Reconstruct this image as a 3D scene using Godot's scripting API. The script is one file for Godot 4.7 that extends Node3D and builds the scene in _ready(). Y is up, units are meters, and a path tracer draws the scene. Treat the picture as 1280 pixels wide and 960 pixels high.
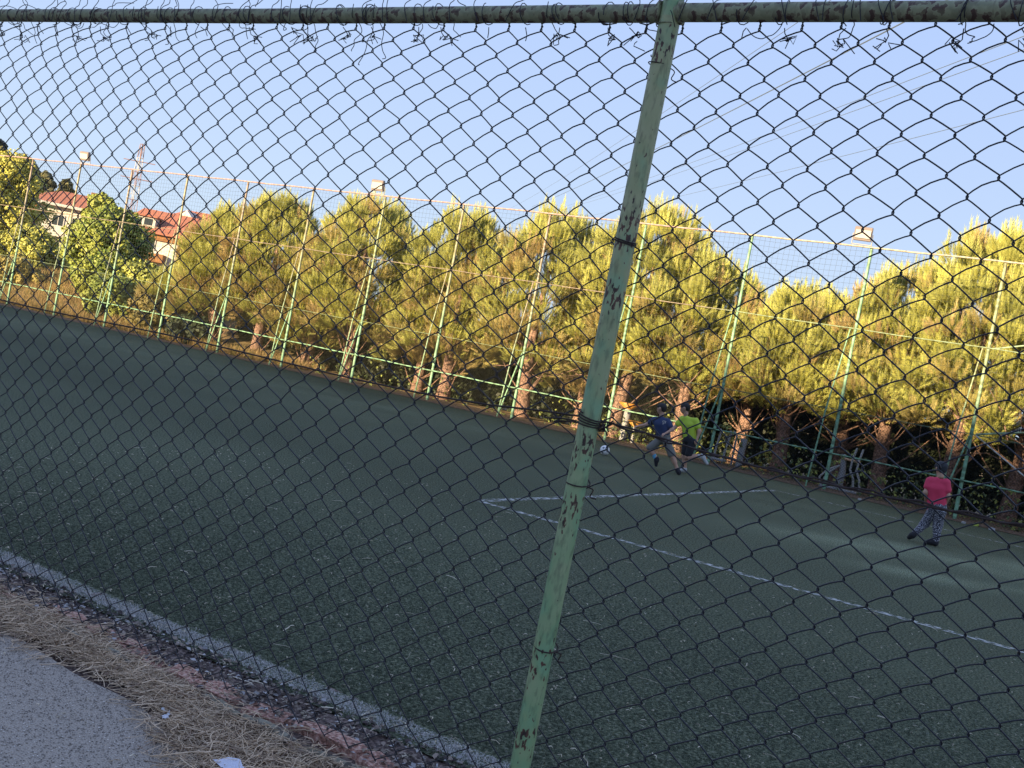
extends Node3D

# ---------------------------------------------------------------- mesh builder
class MB:
	var v := PackedVector3Array()
	var n := PackedVector3Array()
	var uv := PackedVector2Array()
	var c := PackedColorArray()
	var ix := PackedInt32Array()
	var col := Color.WHITE
	func vert(p: Vector3, nn: Vector3, t := Vector2.ZERO) -> int:
		v.append(p); n.append(nn); uv.append(t); c.append(col)
		return v.size() - 1
	func tri(a: Vector3, b: Vector3, d: Vector3) -> void:   # counter-clockwise seen from outside
		var nn := (b - a).cross(d - a)
		nn = nn.normalized() if nn.length() > 1e-12 else Vector3.UP
		var i := vert(a, nn, Vector2(0, 0)); vert(b, nn, Vector2(1, 0)); vert(d, nn, Vector2(1, 1))
		ix.append_array([i, i + 2, i + 1])
	func quad(a: Vector3, b: Vector3, d: Vector3, e: Vector3) -> void:
		var nn := (b - a).cross(e - a)
		nn = nn.normalized() if nn.length() > 1e-12 else Vector3.UP
		var i := vert(a, nn, Vector2(0, 0)); vert(b, nn, Vector2(1, 0)); vert(d, nn, Vector2(1, 1)); vert(e, nn, Vector2(0, 1))
		ix.append_array([i, i + 2, i + 1, i, i + 3, i + 2])
	func tube(pts: PackedVector3Array, r0: float, r1 := -1.0, sides := 6, caps := true, cols := PackedColorArray(), rads := PackedFloat32Array()) -> void:
		if r1 < 0.0: r1 = r0
		var m := pts.size()
		var t := (pts[1] - pts[0]).normalized()
		var side := t.cross(Vector3.UP if absf(t.y) < 0.9 else Vector3.RIGHT).normalized()
		var start := v.size()
		var along := 0.0
		for i in m:
			if i > 0: along += pts[i].distance_to(pts[i - 1])
			var tt := (pts[mini(i + 1, m - 1)] - pts[maxi(i - 1, 0)])
			tt = tt.normalized() if tt.length() > 1e-9 else t
			side = (side - tt * side.dot(tt))
			side = side.normalized() if side.length() > 1e-6 else tt.cross(Vector3.RIGHT).normalized()
			var up := tt.cross(side)
			var r := lerpf(r0, r1, float(i) / (m - 1))
			if rads.size() > i: r = rads[i]
			if cols.size() > i: col = cols[i]
			for k in sides + 1:
				var a := TAU * k / sides
				var d := side * cos(a) + up * sin(a)
				vert(pts[i] + d * r, d, Vector2(float(k) / sides, along))
		for i in m - 1:
			for k in sides:
				var a := start + i * (sides + 1) + k
				var b := a + sides + 1
				ix.append_array([a, b, a + 1, a + 1, b, b + 1])
		if caps:
			for e in 2:
				var at := 0 if e == 0 else m - 1
				var nn: Vector3 = (pts[0] - pts[1]).normalized() if e == 0 else (pts[m - 1] - pts[m - 2]).normalized()
				var ci := vert(pts[at], nn)
				var first := v.size()
				for k in sides:
					vert(v[start + at * (sides + 1) + k], nn)
				for k in sides:
					var k2 := (k + 1) % sides
					if e == 0: ix.append_array([ci, first + k, first + k2])
					else: ix.append_array([ci, first + k2, first + k])
	func line(a: Vector3, b: Vector3, r: float, sides := 6, r1 := -1.0) -> void:
		tube(PackedVector3Array([a, b]), r, r1, sides)
	func box(xf: Transform3D, s: Vector3, bev := 0.0) -> void:
		var h := s * 0.5
		var b := minf(bev, minf(h.x, minf(h.y, h.z)) * 0.8)
		for ax in 3:
			for sg in [-1.0, 1.0]:
				var u := (ax + 1) % 3
				var w := (ax + 2) % 3
				var q := []
				for k in [[-1, -1], [1, -1], [1, 1], [-1, 1]]:
					var p := Vector3.ZERO
					p[ax] = sg * h[ax]; p[u] = k[0] * (h[u] - b) * sg; p[w] = k[1] * (h[w] - b)
					q.append(xf * p)
				quad(q[0], q[1], q[2], q[3])
		if b <= 0.0: return
		for ax in 3:
			var u := (ax + 1) % 3
			var w := (ax + 2) % 3
			for su in [-1.0, 1.0]:
				for sw in [-1.0, 1.0]:
					var p := [Vector3.ZERO, Vector3.ZERO, Vector3.ZERO, Vector3.ZERO]
					for k in 4:
						var e: Vector3 = Vector3.ZERO
						e[ax] = (h[ax] - b) * (1.0 if (k == 1 or k == 2) else -1.0)
						e[u] = su * (h[u] if k < 2 else h[u] - b)
						e[w] = sw * (h[w] - b if k < 2 else h[w])
						p[k] = xf * e
					if su * sw > 0.0: quad(p[0], p[1], p[2], p[3])
					else: quad(p[3], p[2], p[1], p[0])
		for sx in [-1.0, 1.0]:
			for sy in [-1.0, 1.0]:
				for sz in [-1.0, 1.0]:
					var a := xf * Vector3(sx * h.x, sy * (h.y - b), sz * (h.z - b))
					var d := xf * Vector3(sx * (h.x - b), sy * h.y, sz * (h.z - b))
					var e := xf * Vector3(sx * (h.x - b), sy * (h.y - b), sz * h.z)
					if sx * sy * sz > 0.0: tri(a, d, e)
					else: tri(a, e, d)
	func ball(at: Vector3, r: Vector3, seg := 12, rings := 8) -> void:
		var start := v.size()
		for j in rings + 1:
			for k in seg + 1:
				var th := PI * j / rings
				var ph := TAU * k / seg
				var d := Vector3(sin(th) * cos(ph), cos(th), sin(th) * sin(ph))
				vert(at + d * r, (d / r).normalized(), Vector2(float(k) / seg, float(j) / rings))
		for j in rings:
			for k in seg:
				var a := start + j * (seg + 1) + k
				var b := a + seg + 1
				ix.append_array([a, b, a + 1, a + 1, b, b + 1])
	func mesh() -> ArrayMesh:
		var arr := []
		arr.resize(Mesh.ARRAY_MAX)
		arr[Mesh.ARRAY_VERTEX] = v; arr[Mesh.ARRAY_NORMAL] = n; arr[Mesh.ARRAY_TEX_UV] = uv
		arr[Mesh.ARRAY_COLOR] = c; arr[Mesh.ARRAY_INDEX] = ix
		var m := ArrayMesh.new()
		m.add_surface_from_arrays(Mesh.PRIMITIVE_TRIANGLES, arr)
		return m

var rng := RandomNumberGenerator.new()
var M := {}

func rnd(a: float, b: float) -> float: return rng.randf_range(a, b)
func rv(s: float) -> Vector3: return Vector3(rnd(-s, s), rnd(-s, s), rnd(-s, s))
func lin(r: float, g: float, b: float) -> Color: return Color(r, g, b).linear_to_srgb()
func at(p: Vector3, b := Basis.IDENTITY) -> Transform3D: return Transform3D(b, p)
func pv(a: Array) -> PackedVector3Array: return PackedVector3Array(a)

func put(called: String, mesh: Mesh, mat: Material, parent: Node = self) -> MeshInstance3D:
	var o := MeshInstance3D.new()
	o.name = called; o.mesh = mesh; o.material_override = mat
	parent.add_child(o, true)
	return o
func thing(called: String, label: String, category: String, where := Vector3.ZERO, turn := 0.0, group := "") -> Node3D:
	var o := Node3D.new()
	o.name = called
	add_child(o, true)
	o.position = where; o.rotation.y = turn
	return tag(o, label, category, group)
func tag(o: Node3D, label: String, category := "", group := "", kind := "") -> Node3D:
	if label: o.set_meta("label", label)
	if category: o.set_meta("category", category)
	if group: o.set_meta("group", group)
	if kind: o.set_meta("kind", kind)
	return o
func many(called: String, mesh: Mesh, mat: Material, xf: Array, cols: Array, parent: Node = self, stuff := true) -> MultiMeshInstance3D:
	var mm := MultiMesh.new()
	mm.transform_format = MultiMesh.TRANSFORM_3D
	mm.use_colors = cols.size() > 0
	mm.mesh = mesh
	mm.instance_count = xf.size()
	for i in xf.size():
		mm.set_instance_transform(i, xf[i])
		if cols.size(): mm.set_instance_color(i, cols[i])
	var o := MultiMeshInstance3D.new()
	o.name = called; o.multimesh = mm; o.material_override = mat
	parent.add_child(o, true)
	if stuff: o.set_meta("kind", "stuff")
	return o

# ---------------------------------------------------------------- materials
func mat(albedo: Color, rough := 0.8, metal := 0.0, vc := false) -> StandardMaterial3D:
	var m := StandardMaterial3D.new()
	m.albedo_color = albedo; m.roughness = rough; m.metallic = metal
	m.vertex_color_use_as_albedo = vc
	return m
func noise_tex(freq: float, ramp: Array, size := 512, oct := 4, type := FastNoiseLite.TYPE_SIMPLEX_SMOOTH, sd := 1) -> NoiseTexture2D:
	var f := FastNoiseLite.new()
	f.noise_type = type; f.frequency = freq; f.fractal_octaves = oct; f.seed = sd
	var t := NoiseTexture2D.new()
	t.width = size; t.height = size; t.seamless = true; t.noise = f
	if ramp.size():
		var g := Gradient.new()
		var off := PackedFloat32Array()
		var cs := PackedColorArray()
		for e in ramp:
			off.append(e[0]); cs.append(e[1])
		g.offsets = off; g.colors = cs
		t.color_ramp = g
	return t
func world_tri(m: StandardMaterial3D, scale: float, world := true) -> StandardMaterial3D:
	m.uv1_triplanar = true; m.uv1_world_triplanar = world
	m.uv1_scale = Vector3.ONE * scale
	return m
func painted(base: Color, specks: Color, scale: float, sd: int, cut := 0.62, rough := 0.6) -> StandardMaterial3D:
	var m := mat(Color.WHITE, rough)
	m.albedo_texture = noise_tex(0.012, [[0.0, base.darkened(0.18)], [cut - 0.12, base], [cut, base.lightened(0.06)], [cut + 0.03, specks], [1.0, specks.darkened(0.3)]], 512, 5, FastNoiseLite.TYPE_SIMPLEX_SMOOTH, sd)
	return world_tri(m, scale)

func make_materials() -> void:
	M.wire = mat(lin(0.012, 0.013, 0.022), 0.42)
	M.rust_wire = mat(lin(0.035, 0.022, 0.02), 0.8)
	M.turf_blade = mat(Color.WHITE, 0.75, 0.0, true)
	M.vc = mat(Color.WHITE, 0.8, 0.0, true)
	M.leaf = mat(Color.WHITE, 0.6, 0.0, true)
	M.leaf.backlight_enabled = true
	M.leaf.backlight = Color(0.5, 0.47, 0.16)
	M.bark = mat(Color.WHITE, 0.9)
	M.bark.albedo_texture = noise_tex(0.03, [[0.25, lin(0.08, 0.05, 0.04)], [0.5, lin(0.23, 0.135, 0.1)], [0.75, lin(0.33, 0.21, 0.165)]], 256, 4)
	M.bark.heightmap_enabled = true
	M.bark.heightmap_texture = noise_tex(0.04, [], 256, 3)
	M.bark.heightmap_scale = 2.0
	world_tri(M.bark, 1.2)
	M.turf = mat(Color.WHITE, 0.85, 0.0, true)
	M.turf.albedo_texture = noise_tex(0.085, [[0.22, lin(0.068, 0.09, 0.052)], [0.42, lin(0.15, 0.182, 0.116)], [0.58, lin(0.222, 0.258, 0.17)], [0.7, lin(0.28, 0.32, 0.2)], [0.8, lin(0.42, 0.43, 0.33)]], 1024, 4)
	M.turf.heightmap_enabled = true
	M.turf.heightmap_texture = noise_tex(0.25, [], 512, 2)
	M.turf.heightmap_scale = 1.5
	M.turf.metallic_specular = 0.15
	world_tri(M.turf, 0.42)
	M.asphalt = mat(Color.WHITE, 0.85)
	M.asphalt.albedo_texture = noise_tex(0.16, [[0.2, lin(0.25, 0.21, 0.185)], [0.4, lin(0.36, 0.305, 0.25)], [0.6, lin(0.415, 0.352, 0.29)], [0.8, lin(0.47, 0.415, 0.365)]], 1024, 6, FastNoiseLite.TYPE_SIMPLEX, 5)
	M.asphalt.heightmap_enabled = true
	M.asphalt.heightmap_texture = noise_tex(0.14, [], 512, 3, FastNoiseLite.TYPE_SIMPLEX, 6)
	M.asphalt.heightmap_scale = 0.5
	M.asphalt.metallic_specular = 0.2
	world_tri(M.asphalt, 0.62)
	M.soil = mat(Color.WHITE, 0.95)
	M.soil.albedo_texture = noise_tex(0.06, [[0.2, lin(0.05, 0.032, 0.028)], [0.5, lin(0.13, 0.088, 0.075)], [0.8, lin(0.24, 0.18, 0.15)]], 512, 5, FastNoiseLite.TYPE_SIMPLEX, 9)
	world_tri(M.soil, 1.0)
	M.earth = mat(Color.WHITE, 0.95)
	M.earth.albedo_texture = noise_tex(0.02, [[0.25, lin(0.10, 0.075, 0.03)], [0.5, lin(0.22, 0.15, 0.07)], [0.75, lin(0.32, 0.22, 0.10)]], 512, 5, FastNoiseLite.TYPE_SIMPLEX, 11)
	world_tri(M.earth, 0.12)
	M.line = mat(Color.WHITE, 0.8)
	var wl := Color(0.74, 0.73, 0.72)
	M.line.albedo_texture = noise_tex(0.1, [[0.38, Color(wl, 0.0)], [0.58, Color(wl, 0.24)], [0.82, Color(wl, 0.55)]], 512, 4, FastNoiseLite.TYPE_SIMPLEX, 13)
	M.line.transparency = BaseMaterial3D.TRANSPARENCY_ALPHA
	world_tri(M.line, 1.0)
	M.box_line = M.line.duplicate()
	M.box_line.albedo_texture = noise_tex(0.03, [[0.28, Color(0.75, 0.75, 0.73, 0.04)], [0.5, Color(0.75, 0.75, 0.73, 0.36)], [0.74, Color(0.8, 0.8, 0.78, 0.72)]], 512, 6, FastNoiseLite.TYPE_SIMPLEX, 14)
	M.border = mat(Color.WHITE, 0.95)
	M.border.albedo_texture = noise_tex(0.04, [[0.25, lin(0.05, 0.032, 0.022)], [0.5, lin(0.11, 0.068, 0.045)], [0.75, lin(0.17, 0.12, 0.075)]], 512, 5, FastNoiseLite.TYPE_SIMPLEX, 12)
	world_tri(M.border, 0.5)
	world_tri(M.box_line, 0.5)
	M.brick = mat(Color.WHITE, 0.95)
	M.brick.albedo_texture = noise_tex(0.05, [[0.2, lin(0.16, 0.085, 0.06)], [0.45, lin(0.40, 0.19, 0.14)], [0.6, lin(0.46, 0.25, 0.19)], [0.8, lin(0.56, 0.4, 0.32)]], 256, 4, FastNoiseLite.TYPE_SIMPLEX, 15)
	M.brick.heightmap_enabled = true
	M.brick.heightmap_texture = M.brick.albedo_texture
	M.brick.heightmap_scale = 1.0
	world_tri(M.brick, 3.0)
	M.pipe = painted(lin(0.25, 0.225, 0.165), lin(0.05, 0.035, 0.03), 2.0, 17, 0.55, 0.8)
	M.rail = painted(lin(0.26, 0.275, 0.16), lin(0.085, 0.045, 0.032), 3.4, 21, 0.56, 0.6)
	M.post = mat(Color.WHITE, 0.5)
	M.post.albedo_texture = post_texture()
	M.straw = mat(Color.WHITE, 0.8, 0.0, true)
	M.far_paint = mat(Color.WHITE, 0.6, 0.0, true)
	M.far_paint.albedo_texture = noise_tex(0.03, [[0.3, Color(0.75, 0.72, 0.7)], [0.6, Color(1, 1, 1)]], 256, 4)
	world_tri(M.far_paint, 1.0)
	M.net = mat(lin(0.05, 0.06, 0.052), 0.8)
	M.dark_net = mat(lin(0.02, 0.024, 0.02), 0.7)
	M.steel = mat(lin(0.30, 0.30, 0.31), 0.55)
	M.orange = mat(lin(0.5, 0.22, 0.03), 0.5)
	M.white = mat(lin(0.40, 0.39, 0.38), 0.6)
	M.skin = mat(lin(0.46, 0.27, 0.19), 0.6)
	M.hair = mat(lin(0.012, 0.010, 0.010), 0.7)
	M.eye = mat(lin(0.02, 0.015, 0.012), 0.2)
	M.glass = mat(lin(0.03, 0.04, 0.05), 0.1)
	M.plaster = painted(lin(0.55, 0.52, 0.47), lin(0.45, 0.42, 0.38), 0.2, 31, 0.6, 0.9)
	M.ochre = painted(lin(0.24, 0.11, 0.04), lin(0.19, 0.09, 0.035), 0.2, 32, 0.6, 0.9)
	M.roof = painted(lin(0.34, 0.125, 0.08), lin(0.25, 0.10, 0.065), 0.6, 33, 0.58, 0.9)
	M.concrete = painted(lin(0.42, 0.40, 0.37), lin(0.3, 0.28, 0.26), 0.2, 34, 0.6, 0.9)
	M.rail_red = mat(lin(0.22, 0.12, 0.11), 0.6)

# green paint with rust runs and chips, u round the pipe, v along it (1 = 2.97 m)
func post_texture() -> ImageTexture:
	var w := 160
	var h := 2000
	var im := Image.create(w, h, false, Image.FORMAT_RGB8)
	var f := FastNoiseLite.new(); f.seed = 3; f.frequency = 0.012; f.fractal_octaves = 4
	var g := FastNoiseLite.new(); g.seed = 8; g.frequency = 0.06; g.fractal_octaves = 4
	var chip := FastNoiseLite.new(); chip.seed = 12; chip.frequency = 0.06; chip.fractal_octaves = 3
	var bands := [2.86, 2.26, 2.2, 2.0, 1.46, 1.25, 0.72, 0.44]
	for y in h:
		var m := 2.97 * y / h
		var near := 0.0
		for b in bands: near = maxf(near, exp(-pow((m - b) / 0.07, 2.0)))
		var base: Color = lin(0.325, 0.365, 0.185).lerp(lin(0.235, 0.37, 0.185), smoothstep(2.3, 0.9, m))
		for x in w:
			var a := TAU * x / w
			var q := Vector3(cos(a) * 26, y * 0.72, sin(a) * 26)
			var n1 := f.get_noise_3dv(q)
			var n2 := g.get_noise_3dv(q * Vector3(1, 0.45, 1))
			var n3 := chip.get_noise_3dv(q * Vector3(1.3, 0.8, 1.3))
			var cc := base.lerp(lin(0.47, 0.45, 0.28), clampf(n1 * 1.2 + 0.25, 0, 1) * 0.45)
			cc = cc.lerp(lin(0.17, 0.42, 0.28), clampf(-n1 * 1.4 - 0.05, 0, 1) * 0.55)
			cc = cc.darkened(clampf(n2 * 0.35, 0, 0.3))
			var lim := 0.57 - near * 0.44 - n1 * 0.1
			if n3 > lim: cc = cc.lerp(lin(0.10, 0.045, 0.03).lerp(lin(0.03, 0.018, 0.016), clampf(n2 * 2.0 + 0.4, 0, 1)), clampf((n3 - lim) * 14.0, 0, 1))
			im.set_pixel(x, y, cc)
	im.generate_mipmaps()
	return ImageTexture.create_from_image(im)

# ---------------------------------------------------------------- camera, sky, sun
func _ready() -> void:
	rng.seed = 7
	make_materials()
	var cam := Camera3D.new()
	cam.name = "camera"
	cam.fov = 40.26
	cam.near = 0.1
	cam.far = 3000.0
	cam.transform = Transform3D(Basis(Vector3.UP, deg_to_rad(30.3)) * Basis(Vector3.RIGHT, deg_to_rad(-1.2)) * Basis(Vector3.BACK, deg_to_rad(10.9)), Vector3(0, 1.65, 0))
	add_child(cam)
	cam.make_current()
	var env := Environment.new()
	env.background_mode = Environment.BG_SKY
	var sm := ProceduralSkyMaterial.new()
	sm.sky_top_color = lin(0.127, 0.176, 0.302)
	sm.sky_horizon_color = lin(0.222, 0.27, 0.305)
	sm.sky_curve = 0.16
	sm.ground_horizon_color = lin(0.2, 0.2, 0.19)
	sm.ground_bottom_color = lin(0.08, 0.075, 0.07)
	sm.sun_angle_max = 3.0
	var sky := Sky.new()
	sky.sky_material = sm
	env.sky = sky
	env.tonemap_mode = Environment.TONE_MAPPER_LINEAR
	env.tonemap_exposure = 3.3
	env.sdfgi_enabled = true
	env.ssao_enabled = true
	env.ssil_enabled = true
	var we := WorldEnvironment.new()
	we.name = "environment"
	we.environment = env
	add_child(we)
	var sun := DirectionalLight3D.new()
	sun.name = "sun"
	sun.light_color = Color(1.0, 0.89, 0.70)
	sun.light_energy = 1.6
	sun.light_angular_distance = 0.5
	sun.shadow_enabled = true
	var dir := Vector3(0.25, -0.25, -1.0)
	sun.basis = Basis.looking_at(dir, Vector3.UP)
	add_child(sun)

	ground()
	houses_behind()
	far_fence()
	pines()
	left_greenery()
	houses()
	pylon_and_cables()
	hedge_and_weeds()
	gym()
	near_fence()
	edge_strip()
	people()
	small_things()

# ---------------------------------------------------------------- ground
func hgt(x: float, z: float) -> float:
	var left := smoothstep(-24.0, -33.0, x)
	var bank := smoothstep(-27.2, -34.0, z) * 1.7 * left
	var d := Vector2(x, z).length()
	return bank + smoothstep(60.0, 130.0, d) * 3.0 * smoothstep(-27.0, -60.0, z)

func sheet(x0: float, x1: float, z0: float, z1: float, nx: int, nz: int, hf: Callable, cf: Variant = null) -> ArrayMesh:
	var b := MB.new()
	for j in nz + 1:
		for i in nx + 1:
			var x := lerpf(x0, x1, float(i) / nx)
			var z := lerpf(z0, z1, float(j) / nz)
			if cf != null: b.col = cf.call(x, z)
			var e := 0.05
			var nn := Vector3(hf.call(x - e, z) - hf.call(x + e, z), 2 * e, hf.call(x, z - e) - hf.call(x, z + e)).normalized()
			b.vert(Vector3(x, hf.call(x, z), z), nn, Vector2(x, z))
	for j in nz:
		for i in nx:
			var a := j * (nx + 1) + i
			var d := a + nx + 1
			b.ix.append_array([a, a + 1, d, a + 1, d + 1, d])
	return b.mesh()

func ground() -> void:
	var b := MB.new()
	# dense in the middle, wide skirts to the horizon
	var xs := []
	var zs := []
	for k in 61: xs.append(-160.0 + k * 4.0)
	for k in 45: zs.append(-140.0 + k * 4.0)
	xs = [-2500.0, -900.0, -350.0, -220.0] + xs + [130.0, 300.0, 900.0, 2500.0]
	zs = [-2500.0, -900.0, -350.0, -200.0] + zs + [90.0, 300.0, 900.0, 2500.0]
	for z in zs:
		for x in xs:
			var nn := Vector3(hgt(x - 1, z) - hgt(x + 1, z), 2, hgt(x, z - 1) - hgt(x, z + 1)).normalized()
			b.vert(Vector3(x, hgt(x, z) - 0.05, z), nn)
	var w := xs.size()
	for j in zs.size() - 1:
		for i in w - 1:
			var a := j * w + i
			b.ix.append_array([a, a + 1, a + w, a + 1, a + w + 1, a + w])
	put("ground", b.mesh(), M.earth).set_meta("kind", "structure")
	var wn := FastNoiseLite.new(); wn.seed = 4; wn.frequency = 0.12; wn.fractal_octaves = 4
	var fl := func(_x: float, _z: float) -> float: return 0.0
	var cf := func(x: float, z: float) -> Color:
		var k := 1.0 + wn.get_noise_2d(x, z) * 0.26
		# bare, worn lanes in front of the goal mouth on the right
		var l1 := exp(-pow((z + 16.9 + (x + 2.0) * 0.9) / 1.3, 2.0)) * smoothstep(-5.0, -2.8, x)
		var l2 := exp(-pow((z + 14.6 + (x + 1.0) * 0.7) / 0.5, 2.0)) * smoothstep(-3.2, -1.6, x)
		var l3 := exp(-pow((z + 20.0) / 2.4, 2.0)) * 0.25
		k += (l1 * 0.9 + l2 * 1.1 + l3) * (0.75 + wn.get_noise_2d(x * 4.0, z * 4.0))
		return Color(k * 0.52, k * 0.5, k * 0.5)
	put("artificial_turf_pitch", sheet(-62, 26, -25.75, -3.66, 200, 80, fl, cf), M.turf).set_meta("kind", "structure")
	var ed := FastNoiseLite.new(); ed.seed = 14; ed.frequency = 0.8; ed.fractal_octaves = 3
	var as_mesh := MB.new()
	var prev := -1
	for i in 161:
		var x := -40.0 + i * 0.4
		if i > 60 and i < 125: x = -40.0 + i * 0.4
		var ze := -3.03 + ed.get_noise_1d(x) * 0.10 + 0.22 * smoothstep(-3.3, -2.4, x)
		var p := as_mesh.vert(Vector3(x, 0.004, 7.0), Vector3.UP, Vector2(x, 7))
		as_mesh.vert(Vector3(x, 0.0, ze), Vector3.UP, Vector2(x, ze))
		if prev >= 0: as_mesh.ix.append_array([prev, prev + 1, p + 1, prev, p + 1, p])
		prev = p
	put("asphalt_path", as_mesh.mesh(), M.asphalt).set_meta("kind", "structure")
	var dn := FastNoiseLite.new(); dn.seed = 24; dn.frequency = 4.0; dn.fractal_octaves = 4
	var df := func(x: float, z: float) -> float:
		return -0.028 + 0.02 * smoothstep(-3.15, -3.4, z) + dn.get_noise_2d(x, z) * 0.022
	put("soil_strip", sheet(-14, 4, -3.9, -2.5, 420, 42, df), M.soil).set_meta("kind", "structure")
	# far border of bare reddish earth between turf and fence
	var fb := func(_x: float, z: float) -> float: return 0.01 + (0.03 if z < -25.8 else 0.0)
	put("earth_border", sheet(-62, 26, -27.6, -25.7, 88, 6, fb), M.border).set_meta("kind", "structure")
	# painted lines
	var lf := func(_x: float, _z: float) -> float: return 0.005
	var lines := [
		["touch_line", -24.0, 24.0, -3.88, -3.73, "worn white touch line along the near edge of the pitch"],
		["penalty_area_side_line", -6.22, 14.0, -10.38, -10.26, "thin white penalty area line running to the right edge"],
		["penalty_area_front_line", -6.24, -6.12, -22.4, -10.38, "white penalty area line crossing behind the green post"],
		["penalty_area_far_line", -6.22, 14.0, -22.5, -22.41, "faint far penalty area line near the walking boy in red"]]
	for l in lines:
		var o := put(l[0], sheet(l[1], l[2], l[3], l[4], 40, 2, lf), M.line if l[0] == "touch_line" else M.box_line)
		o.set_meta("kind", "structure")

# ---------------------------------------------------------------- buildings behind the photographer that shade the pitch
func houses_behind() -> void:
	for k in 2:
		var x0: float = [-140.0, -31.4][k]
		var x1: float = [-31.9, 60.0][k]
		var hh: float = [21.75, 24.1][k]
		var t := thing("apartment_block", ["long pale apartment block behind the photographer, left one", "taller pale apartment block behind the photographer, right one"][k], "building", Vector3((x0 + x1) / 2, 0, 60))
		var b := MB.new()
		b.box(at(Vector3(0, hh / 2, 6)), Vector3(x1 - x0, hh, 12), 0.05)
		put("wall", b.mesh(), M.plaster, t)
		var wb := MB.new()
		wb.box(at(Vector3.ZERO), Vector3(1.3, 1.4, 0.12), 0.02)
		var wm := wb.mesh()
		for f in 7:
			for i in int((x1 - x0) / 3.5):
				put("window", wm, M.glass, t).position = Vector3(x0 - (x0 + x1) / 2 + 2.0 + i * 3.5, 1.6 + f * 3.0, 0.0)

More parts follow.
